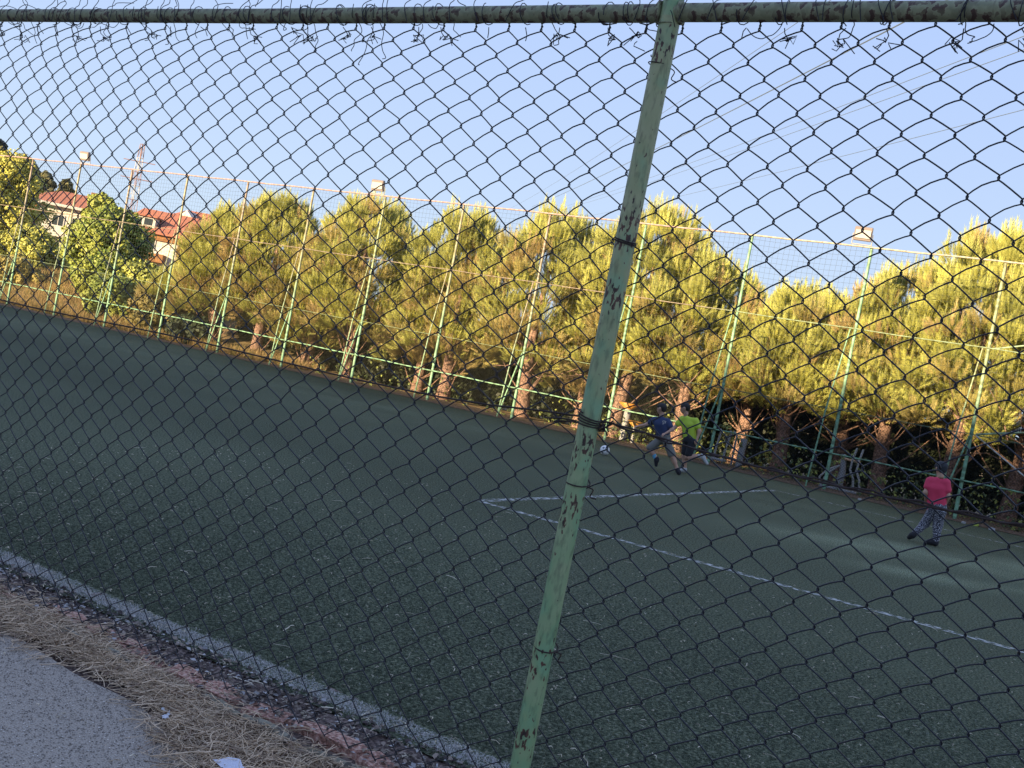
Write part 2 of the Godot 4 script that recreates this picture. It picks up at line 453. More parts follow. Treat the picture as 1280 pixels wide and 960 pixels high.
# ---------------------------------------------------------------- far sports fence
func far_fence() -> void:
	var t := thing("sports_fence", "tall far fence of green and rusty posts with netting", "fence", Vector3(0, 0, -26))
	var green := lin(0.035, 0.125, 0.05)
	var pale := lin(0.075, 0.095, 0.03)
	var rust := lin(0.085, 0.05, 0.036)
	var tan := lin(0.085, 0.066, 0.03)
	for k in range(-6, 15):
		var x := -3.0 * k
		var b := MB.new()
		var top: Color = green if k <= 4 and k >= 0 and k != 1 else (tan if k % 2 == 0 else rust)
		if k == 1: top = pale
		if k == 7: top = pale
		b.tube(pv([Vector3(x, -0.05, 0), Vector3(x, 1.9, 0), Vector3(x, 2.6, 0), Vector3(x, 3.4, 0), Vector3(x, 6.03, 0)]), 0.044, 0.036, 8, true, PackedColorArray([green, green, green.lerp(top, 0.25), top.lerp(green, 0.35), top]))
		put("post", b.mesh(), M.far_paint, t)
		var d := MB.new()
		d.tube(pv([Vector3(x - 0.42, -0.05, 0.12), Vector3(x - 0.3, 2.0, 0.1), Vector3(x - 0.12, 4.0, 0.02)]), 0.022, 0.018, 6, true, PackedColorArray([green, green.lerp(top, 0.4), top]))
		put("prop", d.mesh(), M.far_paint, t)
		if k % 2 == 1 or k == 8:
			var e := MB.new()
			e.col = green
			e.line(Vector3(x - 0.40, 0.1, 0.11), Vector3(x - 0.03, 1.95, 0.04), 0.022)
			put("brace", e.mesh(), M.far_paint, t)
	var hs := [0.93, 2.0, 4.0, 6.0]
	for j in 4:
		var b := MB.new()
		var pts := PackedVector3Array()
		var cols := PackedColorArray()
		for i in 61:
			var x := -42.0 + i * 1.0
			pts.append(Vector3(x, hs[j] + sin(x * 2.1 + j) * 0.008, 0.055))
			var lc: Color = green if j < 2 else rust.lerp(tan, 0.35).darkened(0.15)
			if j == 2 and x > -9.5: lc = pale.lerp(green, 0.35)
			if j == 3: lc = lin(0.115, 0.058, 0.055) if x < -9.5 else lin(0.12, 0.10, 0.065)
			if j == 1: lc = green.lerp(pale, 0.6).darkened(0.45)
			if j == 2: lc = lc.darkened(0.2)
			if j == 0: lc = lc.darkened(0.15)
			cols.append(lc)
		b.tube(pts, [0.02, 0.01, 0.015, 0.024][j], -1.0, 6, true, cols)
		put("rail", b.mesh(), M.far_paint, t)
	# corner stays at the right end
	var st := MB.new()
	st.col = green.lerp(pale, 0.5)
	st.line(Vector3(-2.9, 4.0, 0.05), Vector3(0.3, 4.9, 0.05), 0.02)
	put("stay", st.mesh(), M.far_paint, t)
	st = MB.new(); st.col = green.lerp(pale, 0.5)
	st.line(Vector3(-2.9, 2.02, 0.05), Vector3(0.3, 2.8, 0.05), 0.025)
	put("stay", st.mesh(), M.far_paint, t)
	st = MB.new(); st.col = lin(0.22, 0.24, 0.22)
	st.line(Vector3(-2.9, 2.0, 0.05), Vector3(0.2, 0.1, 0.05), 0.018)
	put("stay", st.mesh(), M.far_paint, t)
	# square knotted net above, diamond wire mesh below
	var nb := MB.new()
	for i in 440:
		var x := -42.0 + i * 0.135
		var pts := PackedVector3Array()
		for s in 7:
			var y := 2.0 + s * 4.0 / 6.0
			pts.append(Vector3(x + sin(y * 1.7 + x * 0.6) * 0.02, y, -0.03 + sin(x * 0.9 + y) * 0.03))
		nb.tube(pts, 0.0026, -1.0, 3, false)
	for j in 30:
		var y := 2.0 + j * 0.135
		var pts := PackedVector3Array()
		for s in 120:
			var x := -42.0 + s * 0.5
			pts.append(Vector3(x, y - absf(sin(x * PI / 3.0)) * 0.03, -0.03 + sin(x * 0.9 + y) * 0.03))
		nb.tube(pts, 0.0026, -1.0, 3, false)
	tag(put("netting", nb.mesh(), M.net, t), "", "", "", "stuff")
	var cb := MB.new()
	for i in 860:
		var x := -43.0 + i * 0.07
		for s in [-1.0, 1.0]:
			cb.tube(pv([Vector3(x, 0.02, -0.06 + s * 0.002), Vector3(x + s * 1.96, 1.98, -0.06 + s * 0.002)]), 0.0028, -1.0, 3, false)
	tag(put("wire_mesh", cb.mesh(), M.dark_net, t), "", "", "", "stuff")
	# floodlights on the top rail
	var fl := [[-6.25, "boxy floodlight on the top rail near the big right hand pine"], [-21.3, "boxy floodlight on the top rail in front of a mid pine"], [-35.7, "small floodlight on the top rail above the houses"]]
	for e in fl:
		var o := thing("floodlight", e[1], "floodlight", Vector3(e[0], 6.03, -25.95), 0.2, "floodlights along the far fence")
		var b := MB.new()
		b.box(at(Vector3(0, 0.27, 0.06), Basis(Vector3.RIGHT, 0.25)), Vector3(0.42, 0.34, 0.14), 0.02)
		put("housing", b.mesh(), mat(lin(0.19, 0.155, 0.15), 0.6), o)
		b = MB.new()
		b.box(at(Vector3(0, 0.25, 0.14), Basis(Vector3.RIGHT, 0.25)), Vector3(0.36, 0.2, 0.02), 0.005)
		put("lamp_glass", b.mesh(), M.white, o)
		b = MB.new()
		b.line(Vector3(-0.23, 0.02, 0), Vector3(-0.23, 0.27, 0.06), 0.014)
		b.line(Vector3(0.23, 0.02, 0), Vector3(0.23, 0.27, 0.06), 0.014)
		b.line(Vector3(-0.24, 0.02, 0), Vector3(0.24, 0.02, 0), 0.014)
		put("bracket", b.mesh(), M.steel, o)

# ---------------------------------------------------------------- pine row
var shoot_mesh: ArrayMesh
func make_shoot() -> void:
	var b := MB.new()
	b.col = Color(0.9, 0.75, 0.55)
	b.tube(pv([Vector3.ZERO, Vector3(0, 0.36, 0)]), 0.008, 0.003, 3, false)
	var r := RandomNumberGenerator.new(); r.seed = 5
	for k in 34:
		var f := float(k) / 33.0
		var y := 0.02 + f * 0.34
		var a := k * 2.399
		var spread := lerpf(0.95, 0.35, f)
		var d := Vector3(cos(a) * sin(spread), cos(spread), sin(a) * sin(spread))
		var s := d.cross(Vector3(cos(a + 1.3), 0.2, sin(a + 1.3))).normalized() * 0.0075
		var l := r.randf_range(0.09, 0.15)
		var g := r.randf_range(0.8, 1.15)
		b.col = Color(g, g, g)
		var p := Vector3(0, y, 0)
		b.tri(p - s, p + s, p + d * l)
	shoot_mesh = b.mesh()

func pine(where: Vector3, h: float, base: float, rad: float, sd: int, label: String, dens := 1.0, lean := 0.0, warm := 0.0) -> void:
	var r := RandomNumberGenerator.new(); r.seed = sd
	var t := thing("pine_tree", label, "tree", where, 0.0, "pines behind the far fence")
	var tb := MB.new()
	var pts := PackedVector3Array()
	var bend := r.randf_range(-0.25, 0.25)
	for i in 9:
		var f := i / 8.0
		pts.append(Vector3(lean * f * f * 1.0 + sin(f * 4.0 + sd) * 0.08 + bend * f, h * 0.9 * f - 0.1, sin(f * 3.0 + sd * 2.0) * 0.1))
	tb.tube(pts, 0.21, 0.03, 9, true, PackedColorArray(), PackedFloat32Array([0.27, 0.205, 0.19, 0.17, 0.14, 0.11, 0.08, 0.05, 0.03]))
	put("trunk", tb.mesh(), M.bark, t)
	var br := MB.new()
	var xf := []
	var cols := []
	var nc := int(190 * dens)
	for i in nc:
		var f := (i + 0.5) / nc
		var y := lerpf(base, h - 0.15, pow(f, 0.92))
		var prof := pow(sin(PI * lerpf(0.25, 0.94, f)), 0.6)
		var a := i * 2.399 + r.randf_range(-0.5, 0.5)
		var lob := 1.06 + 0.15 * sin(2.0 * a + sd * 1.7) + 0.10 * sin(f * 8.0 + sd * 2.3 + a)
		var rr := rad * prof * lob * sqrt(r.randf_range(0.12, 1.15))
		var ti := clampf((y - 0.1) / (h * 0.9), 0, 1) * 8.0
		var tp := pts[int(minf(ti, 7))].lerp(pts[int(minf(ti, 7)) + 1], ti - floorf(minf(ti, 7.0)))
		var tip := Vector3(tp.x + cos(a) * rr, y + r.randf_range(-0.15, 0.15), tp.z + sin(a) * rr)
		var root := pts[int(maxf(ti - 1.0, 0))]
		if i % 4 == 0:
			br.tube(pv([root, root.lerp(tip, 0.5) + Vector3(0, -0.12, 0), tip]), 0.03 * (1.2 - f), 0.006, 5, false)
		var cr := r.randf_range(0.28, 0.5) * lerpf(1.1, 0.75, f)
		var tone := r.randf()
		var tint: Color = Color(0.30, 0.32, 0.085).lerp(Color(0.46, 0.47, 0.12), tone)
		if r.randf() < 0.10 + 0.24 * (1.0 - f) * (1.0 + warm): tint = Color(0.38, 0.28, 0.13).lerp(tint, r.randf() * 0.6)
		var outw := Vector3(cos(a), 0.25, sin(a))
		for k in int(r.randf_range(28, 40)):
			var u := Vector3(r.randfn(), r.randfn() * 0.75, r.randfn()).normalized()
			if u.dot(outw + Vector3(0, 0.35, 0)) < -0.25: u = -u
			var p := tip + u * cr * Vector3(1, 0.75, 1) * pow(r.randf(), 0.4)
			var up := lerpf(0.55, 1.5, f) + r.randf_range(0, 0.5)
			var d := (u * 0.9 + outw * 0.35 + Vector3(0, up, 0) + Vector3(r.randf_range(-0.3, 0.3), 0, r.randf_range(-0.3, 0.3))).normalized()
			var s := d.cross(Vector3(r.randf_range(-1, 1), 0.3, r.randf_range(-1, 1))).normalized()
			var sc := r.randf_range(0.5, 0.95)
			xf.append(Transform3D(Basis(s, d, s.cross(d)).scaled(Vector3.ONE * sc), p))
			var g := r.randf_range(0.72, 1.2)
			cols.append(Color(tint.r * g, tint.g * g, tint.b * g))
		# upright candles on the upper outside of the crown
		if f > 0.35:
			for k in int(8 * f):
				var cp := tip + Vector3(r.randf_range(-1, 1) * cr * 0.9, cr * r.randf_range(0.35, 0.95), r.randf_range(-1, 1) * cr * 0.9)
				var cd := Vector3(r.randf_range(-0.16, 0.16), 1, r.randf_range(-0.16, 0.16)).normalized()
				var cs := cd.cross(Vector3(1, 0.1, r.randf_range(-1, 1))).normalized()
				var csc := r.randf_range(0.75, 1.35)
				xf.append(Transform3D(Basis(cs, cd, cs.cross(cd)).scaled(Vector3(csc * 0.62, csc, csc * 0.62)), cp))
				var cg := r.randf_range(0.9, 1.35)
				cols.append(Color(tint.r * cg, tint.g * cg, tint.b * cg))
	put("branches", br.mesh(), M.bark, t)
	many("crown", shoot_mesh, M.leaf, xf, cols, t)

func pines() -> void:
	make_shoot()
	var L := [
		[-33.4, -29.8, 3.1, 0.5, 1.2, "small pine at the left end of the row beside the leafy tree"],
		[-30.7, -29.2, 5.8, 0.9, 1.6, "slim pine second from the left end of the pine row"],
		[-28.0, -29.0, 6.5, 1.2, 1.7, "pine behind the fence with a pinkish slender trunk, right of the red roofed house"],
		[-26.2, -29.6, 5.0, 0.7, 1.5, "short pine filling the gap left of the mid floodlight"],
		[-23.6, -28.9, 6.7, 1.5, 1.9, "tall pine under the mid floodlight with a thick pale trunk"],
		[-21.4, -30.2, 5.3, 1.0, 1.5, "low pine with bare pinkish lower branches right of the mid floodlight"],
		[-19.6, -29.0, 6.6, 1.3, 1.6, "round topped pine left of the sky gap beside the green post"],
		[-16.4, -29.0, 7.0, 1.7, 1.75, "pine with a fat sunlit trunk just left of the green post"],
		[-14.9, -30.4, 6.0, 1.2, 1.4, "lower pine half hidden behind the upper green post"],
		[-13.1, -28.9, 7.35, 1.8, 1.85, "tall pine right of the green post above the orange exercise stand"],
		[-11.1, -28.9, 6.2, 2.0, 1.6, "pine with lit trunk behind the two running boys"],
		[-9.6, -30.0, 4.9, 1.6, 1.5, "low pine below the wide sky gap on the right"],
		[-8.2, -29.2, 5.6, 1.9, 1.5, "pointed pine left of the right hand floodlight post"],
		[-6.7, -30.2, 5.3, 1.9, 1.5, "dense pine just right of the right hand floodlight"],
		[-5.4, -29.6, 6.45, 2.0, 1.7, "tall pine on the left shoulder of the big right hand crown"],
		[-3.7, -29.2, 7.75, 2.1, 2.0, "largest pine with a reddish forked trunk above the boy in red"],
		[-2.2, -29.6, 7.3, 1.9, 1.8, "pine at the right edge of the photo behind the last post"],
		[0.3, -29.5, 7.0, 1.8, 1.8, "pine just beyond the right edge of the photo"],
		[3.4, -29.3, 6.8, 1.8, 1.8, "second pine beyond the right edge of the photo"],
		[6.5, -29.6, 6.4, 1.8, 1.8, "last pine far to the right of the photo"]]
	for i in L.size():
		var e = L[i]
		pine(Vector3(e[0], hgt(e[0], e[1]), e[1]), e[2] - 0.7 - hgt(e[0], e[1]), e[3], e[4], 40 + i, e[5], 1.0, 0.0, 1.0 if e[0] < -12 else 0.2)

# ---------------------------------------------------------------- leafy trees, cypresses and grass on the left bank
var leaf_mesh: ArrayMesh
func make_leaf() -> void:
	var b := MB.new()
	b.col = Color.WHITE
	for k in 3:
		var a := k * 2.1
		var q := Basis(Vector3.UP, a) * Basis(Vector3.RIGHT, 0.5 + 0.3 * k)
		var p := Vector3(0, 0, 0)
		b.quad(p, q * Vector3(0.05, 0.015, 0.07), q * Vector3(0, 0.0, 0.15), q * Vector3(-0.05, 0.015, 0.07))
	leaf_mesh = b.mesh()

func leafy(called: String, label: String, cat: String, where: Vector3, h: float, base: float, rad: float, sd: int, c0: Color, c1: Color, clumps := 40, per := 90, group := "", size := 1.0, pw := 0.6) -> void:
	var r := RandomNumberGenerator.new(); r.seed = sd
	var t := thing(called, label, cat, where, 0.0, group)
	var tb := MB.new()
	tb.tube(pv([Vector3(0, -0.1, 0), Vector3(0.05, h * 0.4, 0.03), Vector3(0.0, h * 0.85, 0)]), 0.045 * h / 2.0, 0.02, 7)
	put("trunk", tb.mesh(), M.bark, t)
	var br := MB.new()
	var xf := []
	var cols := []
	for i in clumps:
		var f := (i + 0.5) / clumps
		var y := lerpf(base, h, f)
		var a := i * 2.399
		var rr := rad * pow(sin(PI * lerpf(0.15, 0.97, f)), pw) * r.randf_range(0.3, 1.0)
		var tip := Vector3(cos(a) * rr, y, sin(a) * rr)
		if i % 2 == 0: br.tube(pv([Vector3(0, y * 0.6, 0), tip]), 0.02, 0.006, 4, false)
		var cr := rad * r.randf_range(0.22, 0.38)
		var tone := r.randf()
		for k in per:
			var u := Vector3(r.randfn(), r.randfn(), r.randfn()).normalized()
			var p := tip + u * cr * pow(r.randf(), 0.4)
			var d := (u + Vector3(0, 0.5, 0)).normalized()
			var s := d.cross(Vector3(r.randf_range(-1, 1), 0.1, r.randf_range(-1, 1))).normalized()
			xf.append(Transform3D(Basis(s, d, s.cross(d)).scaled(Vector3.ONE * r.randf_range(0.8, 1.4) * size), p))
			var cc: Color = c0.lerp(c1, clampf(tone + r.randf_range(-0.3, 0.3), 0, 1))
			cols.append(cc)
	put("branches", br.mesh(), M.bark, t)
	many("crown", leaf_mesh, M.leaf, xf, cols, t)

func left_greenery() -> void:
	make_leaf()
	var g0 := Color(0.12, 0.18, 0.03)
	var g1 := Color(0.29, 0.32, 0.05)
	leafy("leafy_tree", "bright green leafy tree in front of the two red roofed houses", "tree", Vector3(-41.2, hgt(-41.2, -32), -32), 3.45, 0.1, 1.85, 3, g0, g1, 120, 130)
	leafy("leafy_tree", "rounded green leafy tree below the orange balcony house", "tree", Vector3(-39.4, hgt(-39.4, -31.0), -31.0), 1.7, 0.1, 1.6, 4, g0, g1, 60, 100)
	leafy("leafy_tree", "olive green tree standing left of the pine row by the second house", "tree", Vector3(-36.4, hgt(-36.4, -33.5), -33.5), 3.0, 0.4, 1.4, 5, Color(0.09, 0.10, 0.02), Color(0.2, 0.18, 0.03), 50, 100)
	leafy("leafy_tree", "tall yellow green tree at the left edge behind the fence", "tree", Vector3(-54.0, hgt(-54.0, -34.8), -34.8), 5.6, 0.3, 2.3, 6, Color(0.32, 0.32, 0.06), Color(0.52, 0.5, 0.09), 120, 150, "", 0.85)
	leafy("leafy_tree", "dark green tree low at the left edge beside the orange walled house", "tree", Vector3(-67.5, hgt(-67.5, -43), -43), 2.6, 0.2, 2.2, 7, Color(0.06, 0.09, 0.025), Color(0.13, 0.15, 0.04), 60, 100, "", 1.4)
	leafy("leafy_tree", "small sunny tree right of the first house against the sky", "tree", Vector3(-63.3, hgt(-63.3, -48), -48), 5.4, 0.8, 1.5, 8, g0, g1, 60, 100, "", 1.5)
	leafy("bush", "dark green bush low behind the fence left of the pine row", "bush", Vector3(-30.0, 0.0, -27.4), 0.95, 0.05, 0.95, 9, Color(0.02, 0.035, 0.014), Color(0.05, 0.07, 0.025), 34, 70)
	leafy("bush", "dry olive bush at the foot of the left bank", "bush", Vector3(-33.0, 0.1, -28.3), 1.3, 0.05, 1.2, 10, Color(0.10, 0.09, 0.02), Color(0.2, 0.16, 0.04), 34, 80)
	leafy("bush", "green bush on the bank under the leafy tree", "bush", Vector3(-36.5, hgt(-36.5, -29.2), -29.2), 1.5, 0.05, 1.3, 11, g0, g1, 34, 80)
	leafy("bush", "pale grassy bush on the bank at the left edge", "bush", Vector3(-45.5, hgt(-45.5, -30.5), -30.5), 1.1, 0.05, 1.3, 12, Color(0.24, 0.22, 0.05), Color(0.4, 0.32, 0.09), 34, 80)
	leafy("bush", "bright yellow green bush on the bank below the leftmost house", "bush", Vector3(-48.4, hgt(-48.4, -33), -33), 1.9, 0.05, 1.8, 13, Color(0.24, 0.26, 0.05), Color(0.42, 0.42, 0.08), 60, 110)
	leafy("bush", "yellow green bush between the round leafy tree and the pine row", "bush", Vector3(-37.6, hgt(-37.6, -31.2), -31.2), 1.5, 0.05, 1.6, 14, Color(0.22, 0.25, 0.05), Color(0.38, 0.40, 0.08), 60, 110)
	# dark cypresses on the skyline
	var cy := [[-145.0, -91.0, 19.2, 3.2, "dark cypress at the far left edge of the skyline"], [-140.5, -92.5, 17.3, 4.0, "broad dark conifer second from left on the skyline"], [-137.2, -94.0, 15.6, 2.6, "grey green cypress above the first house, third on the skyline"], [-134.6, -95.5, 15.3, 1.9, "slim dark cypress rightmost on the skyline above the first house"], [-139.0, -93.0, 16.0, 2.4, "pointed cypress between the skyline conifers"]]
	for i in cy.size():
		var e = cy[i]
		leafy("cypress_tree", e[4], "tree", Vector3(e[0], hgt(e[0], e[1]) - 0.3, e[1]), e[2] - hgt(e[0], e[1]), 1.0, e[3], 60 + i, Color(0.06, 0.065, 0.03), Color(0.13, 0.125, 0.05), 60, 60, "cypresses on the skyline", 4.5, 0.9)
	# dry grass over the bank
	var xf := []
	var cols := []
	var blade := MB.new()
	blade.col = Color.WHITE
	for k in 5:
		var a := k * 1.26
		var d := Vector3(cos(a) * 0.35, 1, sin(a) * 0.35).normalized()
		var s := d.cross(Vector3(sin(a), 0, -cos(a))).normalized() * 0.012
		s = Vector3(-sin(a), 0, cos(a)) * 0.012
		blade.tri(-s, s, d * rnd(0.25, 0.45))
	var bm := blade.mesh()
	for i in 26000:
		var x := rnd(-58, -24)
		var z := rnd(-40, -26.3)
		if x > -33 and z < -28.5: continue
		var sc := rnd(0.6, 1.3)
		xf.append(Transform3D(Basis(Vector3.UP, rnd(0, 6)).scaled(Vector3(sc, sc, sc)), Vector3(x, hgt(x, z) - 0.05, z)))
		var g := rnd(0.7, 1.2)
		cols.append(Color(0.36 * g, 0.25 * g, 0.105 * g) if rng.randf() < 0.75 else Color(0.2 * g, 0.18 * g, 0.05 * g))
	var gr := many("dry_grass", bm, M.leaf, xf, cols)
	tag(gr, "tan dry grass over the sunlit bank at the left", "grass")

# ---------------------------------------------------------------- houses
func gable_roof(w: float, d: float, rise: float, over: float, hip: float) -> ArrayMesh:
	var b := MB.new()
	var x := w / 2 + over
	var z := d / 2 + over
	var th := 0.18
	var a := [Vector3(-x, 0, z), Vector3(x, 0, z), Vector3(x, 0, -z), Vector3(-x, 0, -z)]
	var r0 := Vector3(-x + hip, rise, 0)
	var r1 := Vector3(x - hip, rise, 0)
	b.quad(a[0], a[1], r1, r0); b.quad(a[2], a[3], r0, r1)
	b.tri(a[1], a[2], r1); b.tri(a[3], a[0], r0)
	var dn := Vector3(0, -th, 0)
	for k in 4: b.quad(a[k] + dn, a[(k + 1) % 4] + dn, a[(k + 1) % 4], a[k])
	b.quad(a[3] + dn, a[2] + dn, a[1] + dn, a[0] + dn)
	# rows of tiles: low raised ribs down the slopes
	for s in [-1.0, 1.0]:
		var n := int(w / 0.6)
		for i in n:
			var xx := -x + 0.3 + (2 * x - 0.6) * i / n
			var f := clampf(minf(xx + x, x - xx) / maxf(hip, 0.01), 0, 1)
			b.tube(pv([Vector3(xx, 0.02, s * z), Vector3(xx, rise * f + 0.02, s * z * (1 - f))]), 0.05, -1.0, 4, false)
	return b.mesh()

func window(t: Node3D, p: Vector3, w: float, h: float, turn := 0.0) -> void:
	var bs := Basis(Vector3.UP, turn)
	var f := MB.new()
	for s in [-1.0, 1.0]:
		f.box(at(Vector3(s * (w / 2), 0, 0)), Vector3(0.1, h + 0.1, 0.14), 0.01)
		f.box(at(Vector3(0, s * (h / 2 + 0.0), 0.003)), Vector3(w - 0.1, 0.1, 0.14), 0.01)
	f.box(at(Vector3(0, 0, -0.01)), Vector3(0.07, h - 0.1, 0.1), 0.01)
	var o := put("window", f.mesh(), M.white, t)
	o.transform = at(p, bs)
	var g := MB.new()
	g.box(at(Vector3(0, 0, -0.03)), Vector3(w - 0.1, h - 0.1, 0.04))
	put("pane", g.mesh(), M.glass, o)

func houses() -> void:
	var A := thing("house", "white and orange house with hipped red roof, leftmost behind the trees", "house", Vector3(-104.5, 2.6, -75.5), 0.75)
	var b := MB.new()
	b.box(at(Vector3(0, 3.1, 0)), Vector3(8.4, 6.6, 7.0), 0.03)
	put("wall", b.mesh(), M.plaster, A)
	b = MB.new()
	b.box(at(Vector3(-3.6, 3.0, 3.62)), Vector3(1.4, 6.2, 0.2), 0.02)
	put("orange_bay", b.mesh(), M.ochre, A)
	b = MB.new()
	b.box(at(Vector3(0.8, 3.15, 4.1)), Vector3(5.6, 0.25, 1.2), 0.03)
	b.box(at(Vector3(0.8, 3.75, 4.66)), Vector3(5.6, 0.95, 0.1), 0.02)
	put("balcony", b.mesh(), M.plaster, A)
	var rf := put("roof", gable_roof(8.4, 7.0, 1.75, 0.8, 3.6), M.roof, A)
	rf.position.y = 6.55
	b = MB.new()
	b.box(at(Vector3(1.8, 1.6, -0.6)), Vector3(0.6, 1.4, 0.6), 0.03)
	put("chimney", b.mesh(), M.ochre, rf)
	b = MB.new()
	b.box(at(Vector3(0, -0.12, 4.32)), Vector3(10.0, 0.3, 0.06), 0.02)
	put("fascia", b.mesh(), M.white, rf)
	for p in [[-1.0, 1.4], [1.2, 1.4], [3.2, 1.4], [-0.6, 4.7], [1.4, 4.7], [3.2, 4.7]]: window(A, Vector3(p[0], p[1], 3.52), 1.2, 1.4)
	window(A, Vector3(-4.23, 4.6, 1.0), 1.0, 1.3, -PI / 2)
	window(A, Vector3(-4.23, 1.5, -1.0), 1.0, 1.3, -PI / 2)
	var B := thing("house", "white house with wide red roof, dormer and orange balcony band", "house", Vector3(-93.2, 2.4, -79.5), 0.62)
	b = MB.new()
	b.box(at(Vector3(0, 2.6, 0)), Vector3(7.8, 5.8, 7.0), 0.03)
	put("wall", b.mesh(), M.plaster, B)
	b = MB.new()
	b.box(at(Vector3(-1.2, 2.9, 4.1)), Vector3(4.6, 0.9, 1.2), 0.03)
	put("balcony", b.mesh(), M.ochre, B)
	b = MB.new()
	b.box(at(Vector3(1.0, 5.15, 3.6)), Vector3(6.6, 0.7, 0.3), 0.03)
	put("orange_band", b.mesh(), M.ochre, B)
	rf = put("roof", gable_roof(7.8, 7.0, 2.6, 0.7, 1.6), M.roof, B)
	rf.position.y = 5.6
	var dm := MB.new()
	dm.box(at(Vector3(-1.9, 0.95, 2.5)), Vector3(2.6, 1.1, 2.2), 0.02)
	var dmo := put("dormer", dm.mesh(), M.plaster, rf)
	for k in 2:
		var g := MB.new()
		g.box(at(Vector3(-2.5 + k * 1.15, 0.98, 3.62)), Vector3(0.85, 0.7, 0.06), 0.01)
		put("pane", g.mesh(), M.glass, rf)
	dm = MB.new()
	dm.box(at(Vector3(-1.9, 1.56, 2.7)), Vector3(3.0, 0.14, 2.4), 0.02)
	put("dormer_roof", dm.mesh(), M.roof, rf)
	dmo.position.y = 0.0
	for p in [[-2.6, 4.3], [-0.8, 4.3], [2.6, 4.0], [-2.4, 1.5], [0.4, 1.5], [2.6, 1.5]]: window(B, Vector3(p[0], p[1], 3.52), 1.1, 1.2)
	var C := thing("house", "small red roofed house with white gable, farthest of the three", "house", Vector3(-103.0, 3.0, -92.0), 0.4)
	b = MB.new()
	b.box(at(Vector3(0, 3.6, 0)), Vector3(7.0, 7.6, 7.0), 0.03)
	put("wall", b.mesh(), M.plaster, C)
	rf = put("roof", gable_roof(7.0, 7.0, 2.2, 0.6, 2.6), M.roof, C)
	rf.position.y = 7.4
	b = MB.new()
	b.tri(Vector3(-1.6, 0.3, 3.4), Vector3(1.6, 0.3, 3.4), Vector3(0, 1.9, 3.4))
	b.quad(Vector3(1.6, 0.3, 3.4), Vector3(1.6, 0.3, 0.5), Vector3(0, 1.9, 0.5), Vector3(0, 1.9, 3.4))
	b.quad(Vector3(-1.6, 0.3, 0.5), Vector3(-1.6, 0.3, 3.4), Vector3(0, 1.9, 3.4), Vector3(0, 1.9, 0.5))
	put("gable", b.mesh(), M.plaster, rf)
	for p in [[-1.6, 5.2], [1.6, 5.2], [-1.6, 2.2], [1.6, 2.2]]: window(C, Vector3(p[0], p[1], 3.52), 1.1, 1.3)

# ---------------------------------------------------------------- lattice mast and overhead cables
func pylon_and_cables() -> void:
	var t := thing("lattice_mast", "thin red and white lattice mast far behind the houses", "mast", Vector3(-202, 2.5, -160.6))
	for s in 10:
		var b := MB.new()
		var y0 := s * 3.2
		var w0 := lerpf(1.5, 0.35, s / 10.0)
		var w1 := lerpf(1.5, 0.35, (s + 1) / 10.0)
		var cs := [Vector2(-1, -1), Vector2(1, -1), Vector2(1, 1), Vector2(-1, 1)]
		for k in 4:
			var p: Vector2 = cs[k]
			var q: Vector2 = cs[(k + 1) % 4]
			b.line(Vector3(p.x * w0, y0, p.y * w0), Vector3(p.x * w1, y0 + 3.2, p.y * w1), 0.09, 4)
			b.line(Vector3(p.x * w0, y0, p.y * w0), Vector3(q.x * w1, y0 + 3.2, q.y * w1), 0.05, 4)
			b.line(Vector3(p.x * w1, y0 + 3.2, p.y * w1), Vector3(q.x * w1, y0 + 3.2, q.y * w1), 0.05, 4)
		put("mast_section", b.mesh(), M.rail_red if s % 2 == 1 else M.white, t)
	for y in [24.0, 28.0]:
		var b := MB.new()
		b.line(Vector3(-3, y, 2), Vector3(3, y, -2), 0.09, 4)
		put("cross_arm", b.mesh(), M.rail_red, t)
	var far := Vector3(-173.6, 30.0, -246.8)
	var ends := [[-7.62, -55.36, 0.0], [-7.76, -57.25, 0.0], [-8.47, -67.32, 0.0], [-12.8, -53.37, 0.0], [-22.46, -58.44, 0.0], [-12.2, -52.6, 0.0]]
	var names := ["second highest of the thin overhead cables at right", "third highest thin overhead cable at right", "lowest thin overhead cable crossing the right sky", "upper thin overhead cable meeting the top rail", "thin overhead cable just right of the green post top", "upper twin overhead cable beside its close neighbour"]
	var m := mat(lin(0.10, 0.13, 0.16), 0.6)
	for i in ends.size():
		var e = ends[i]
		var b := MB.new()
		var p0 := Vector3(e[0], 22.0, e[1])
		var d := (far - Vector3(0, 1.65, 0)).normalized()
		var pts := PackedVector3Array()
		for s in 25:
			var q := lerpf(-60.0, 235.0, s / 24.0)
			pts.append(p0 + d * q + Vector3(0, -2.0 * q / 235.0 * (1.0 - q / 235.0) * 1.2, 0))
		b.tube(pts, 0.022, -1.0, 4, false)
		tag(put("overhead_cable", b.mesh(), m), names[i], "cable", "overhead cables")

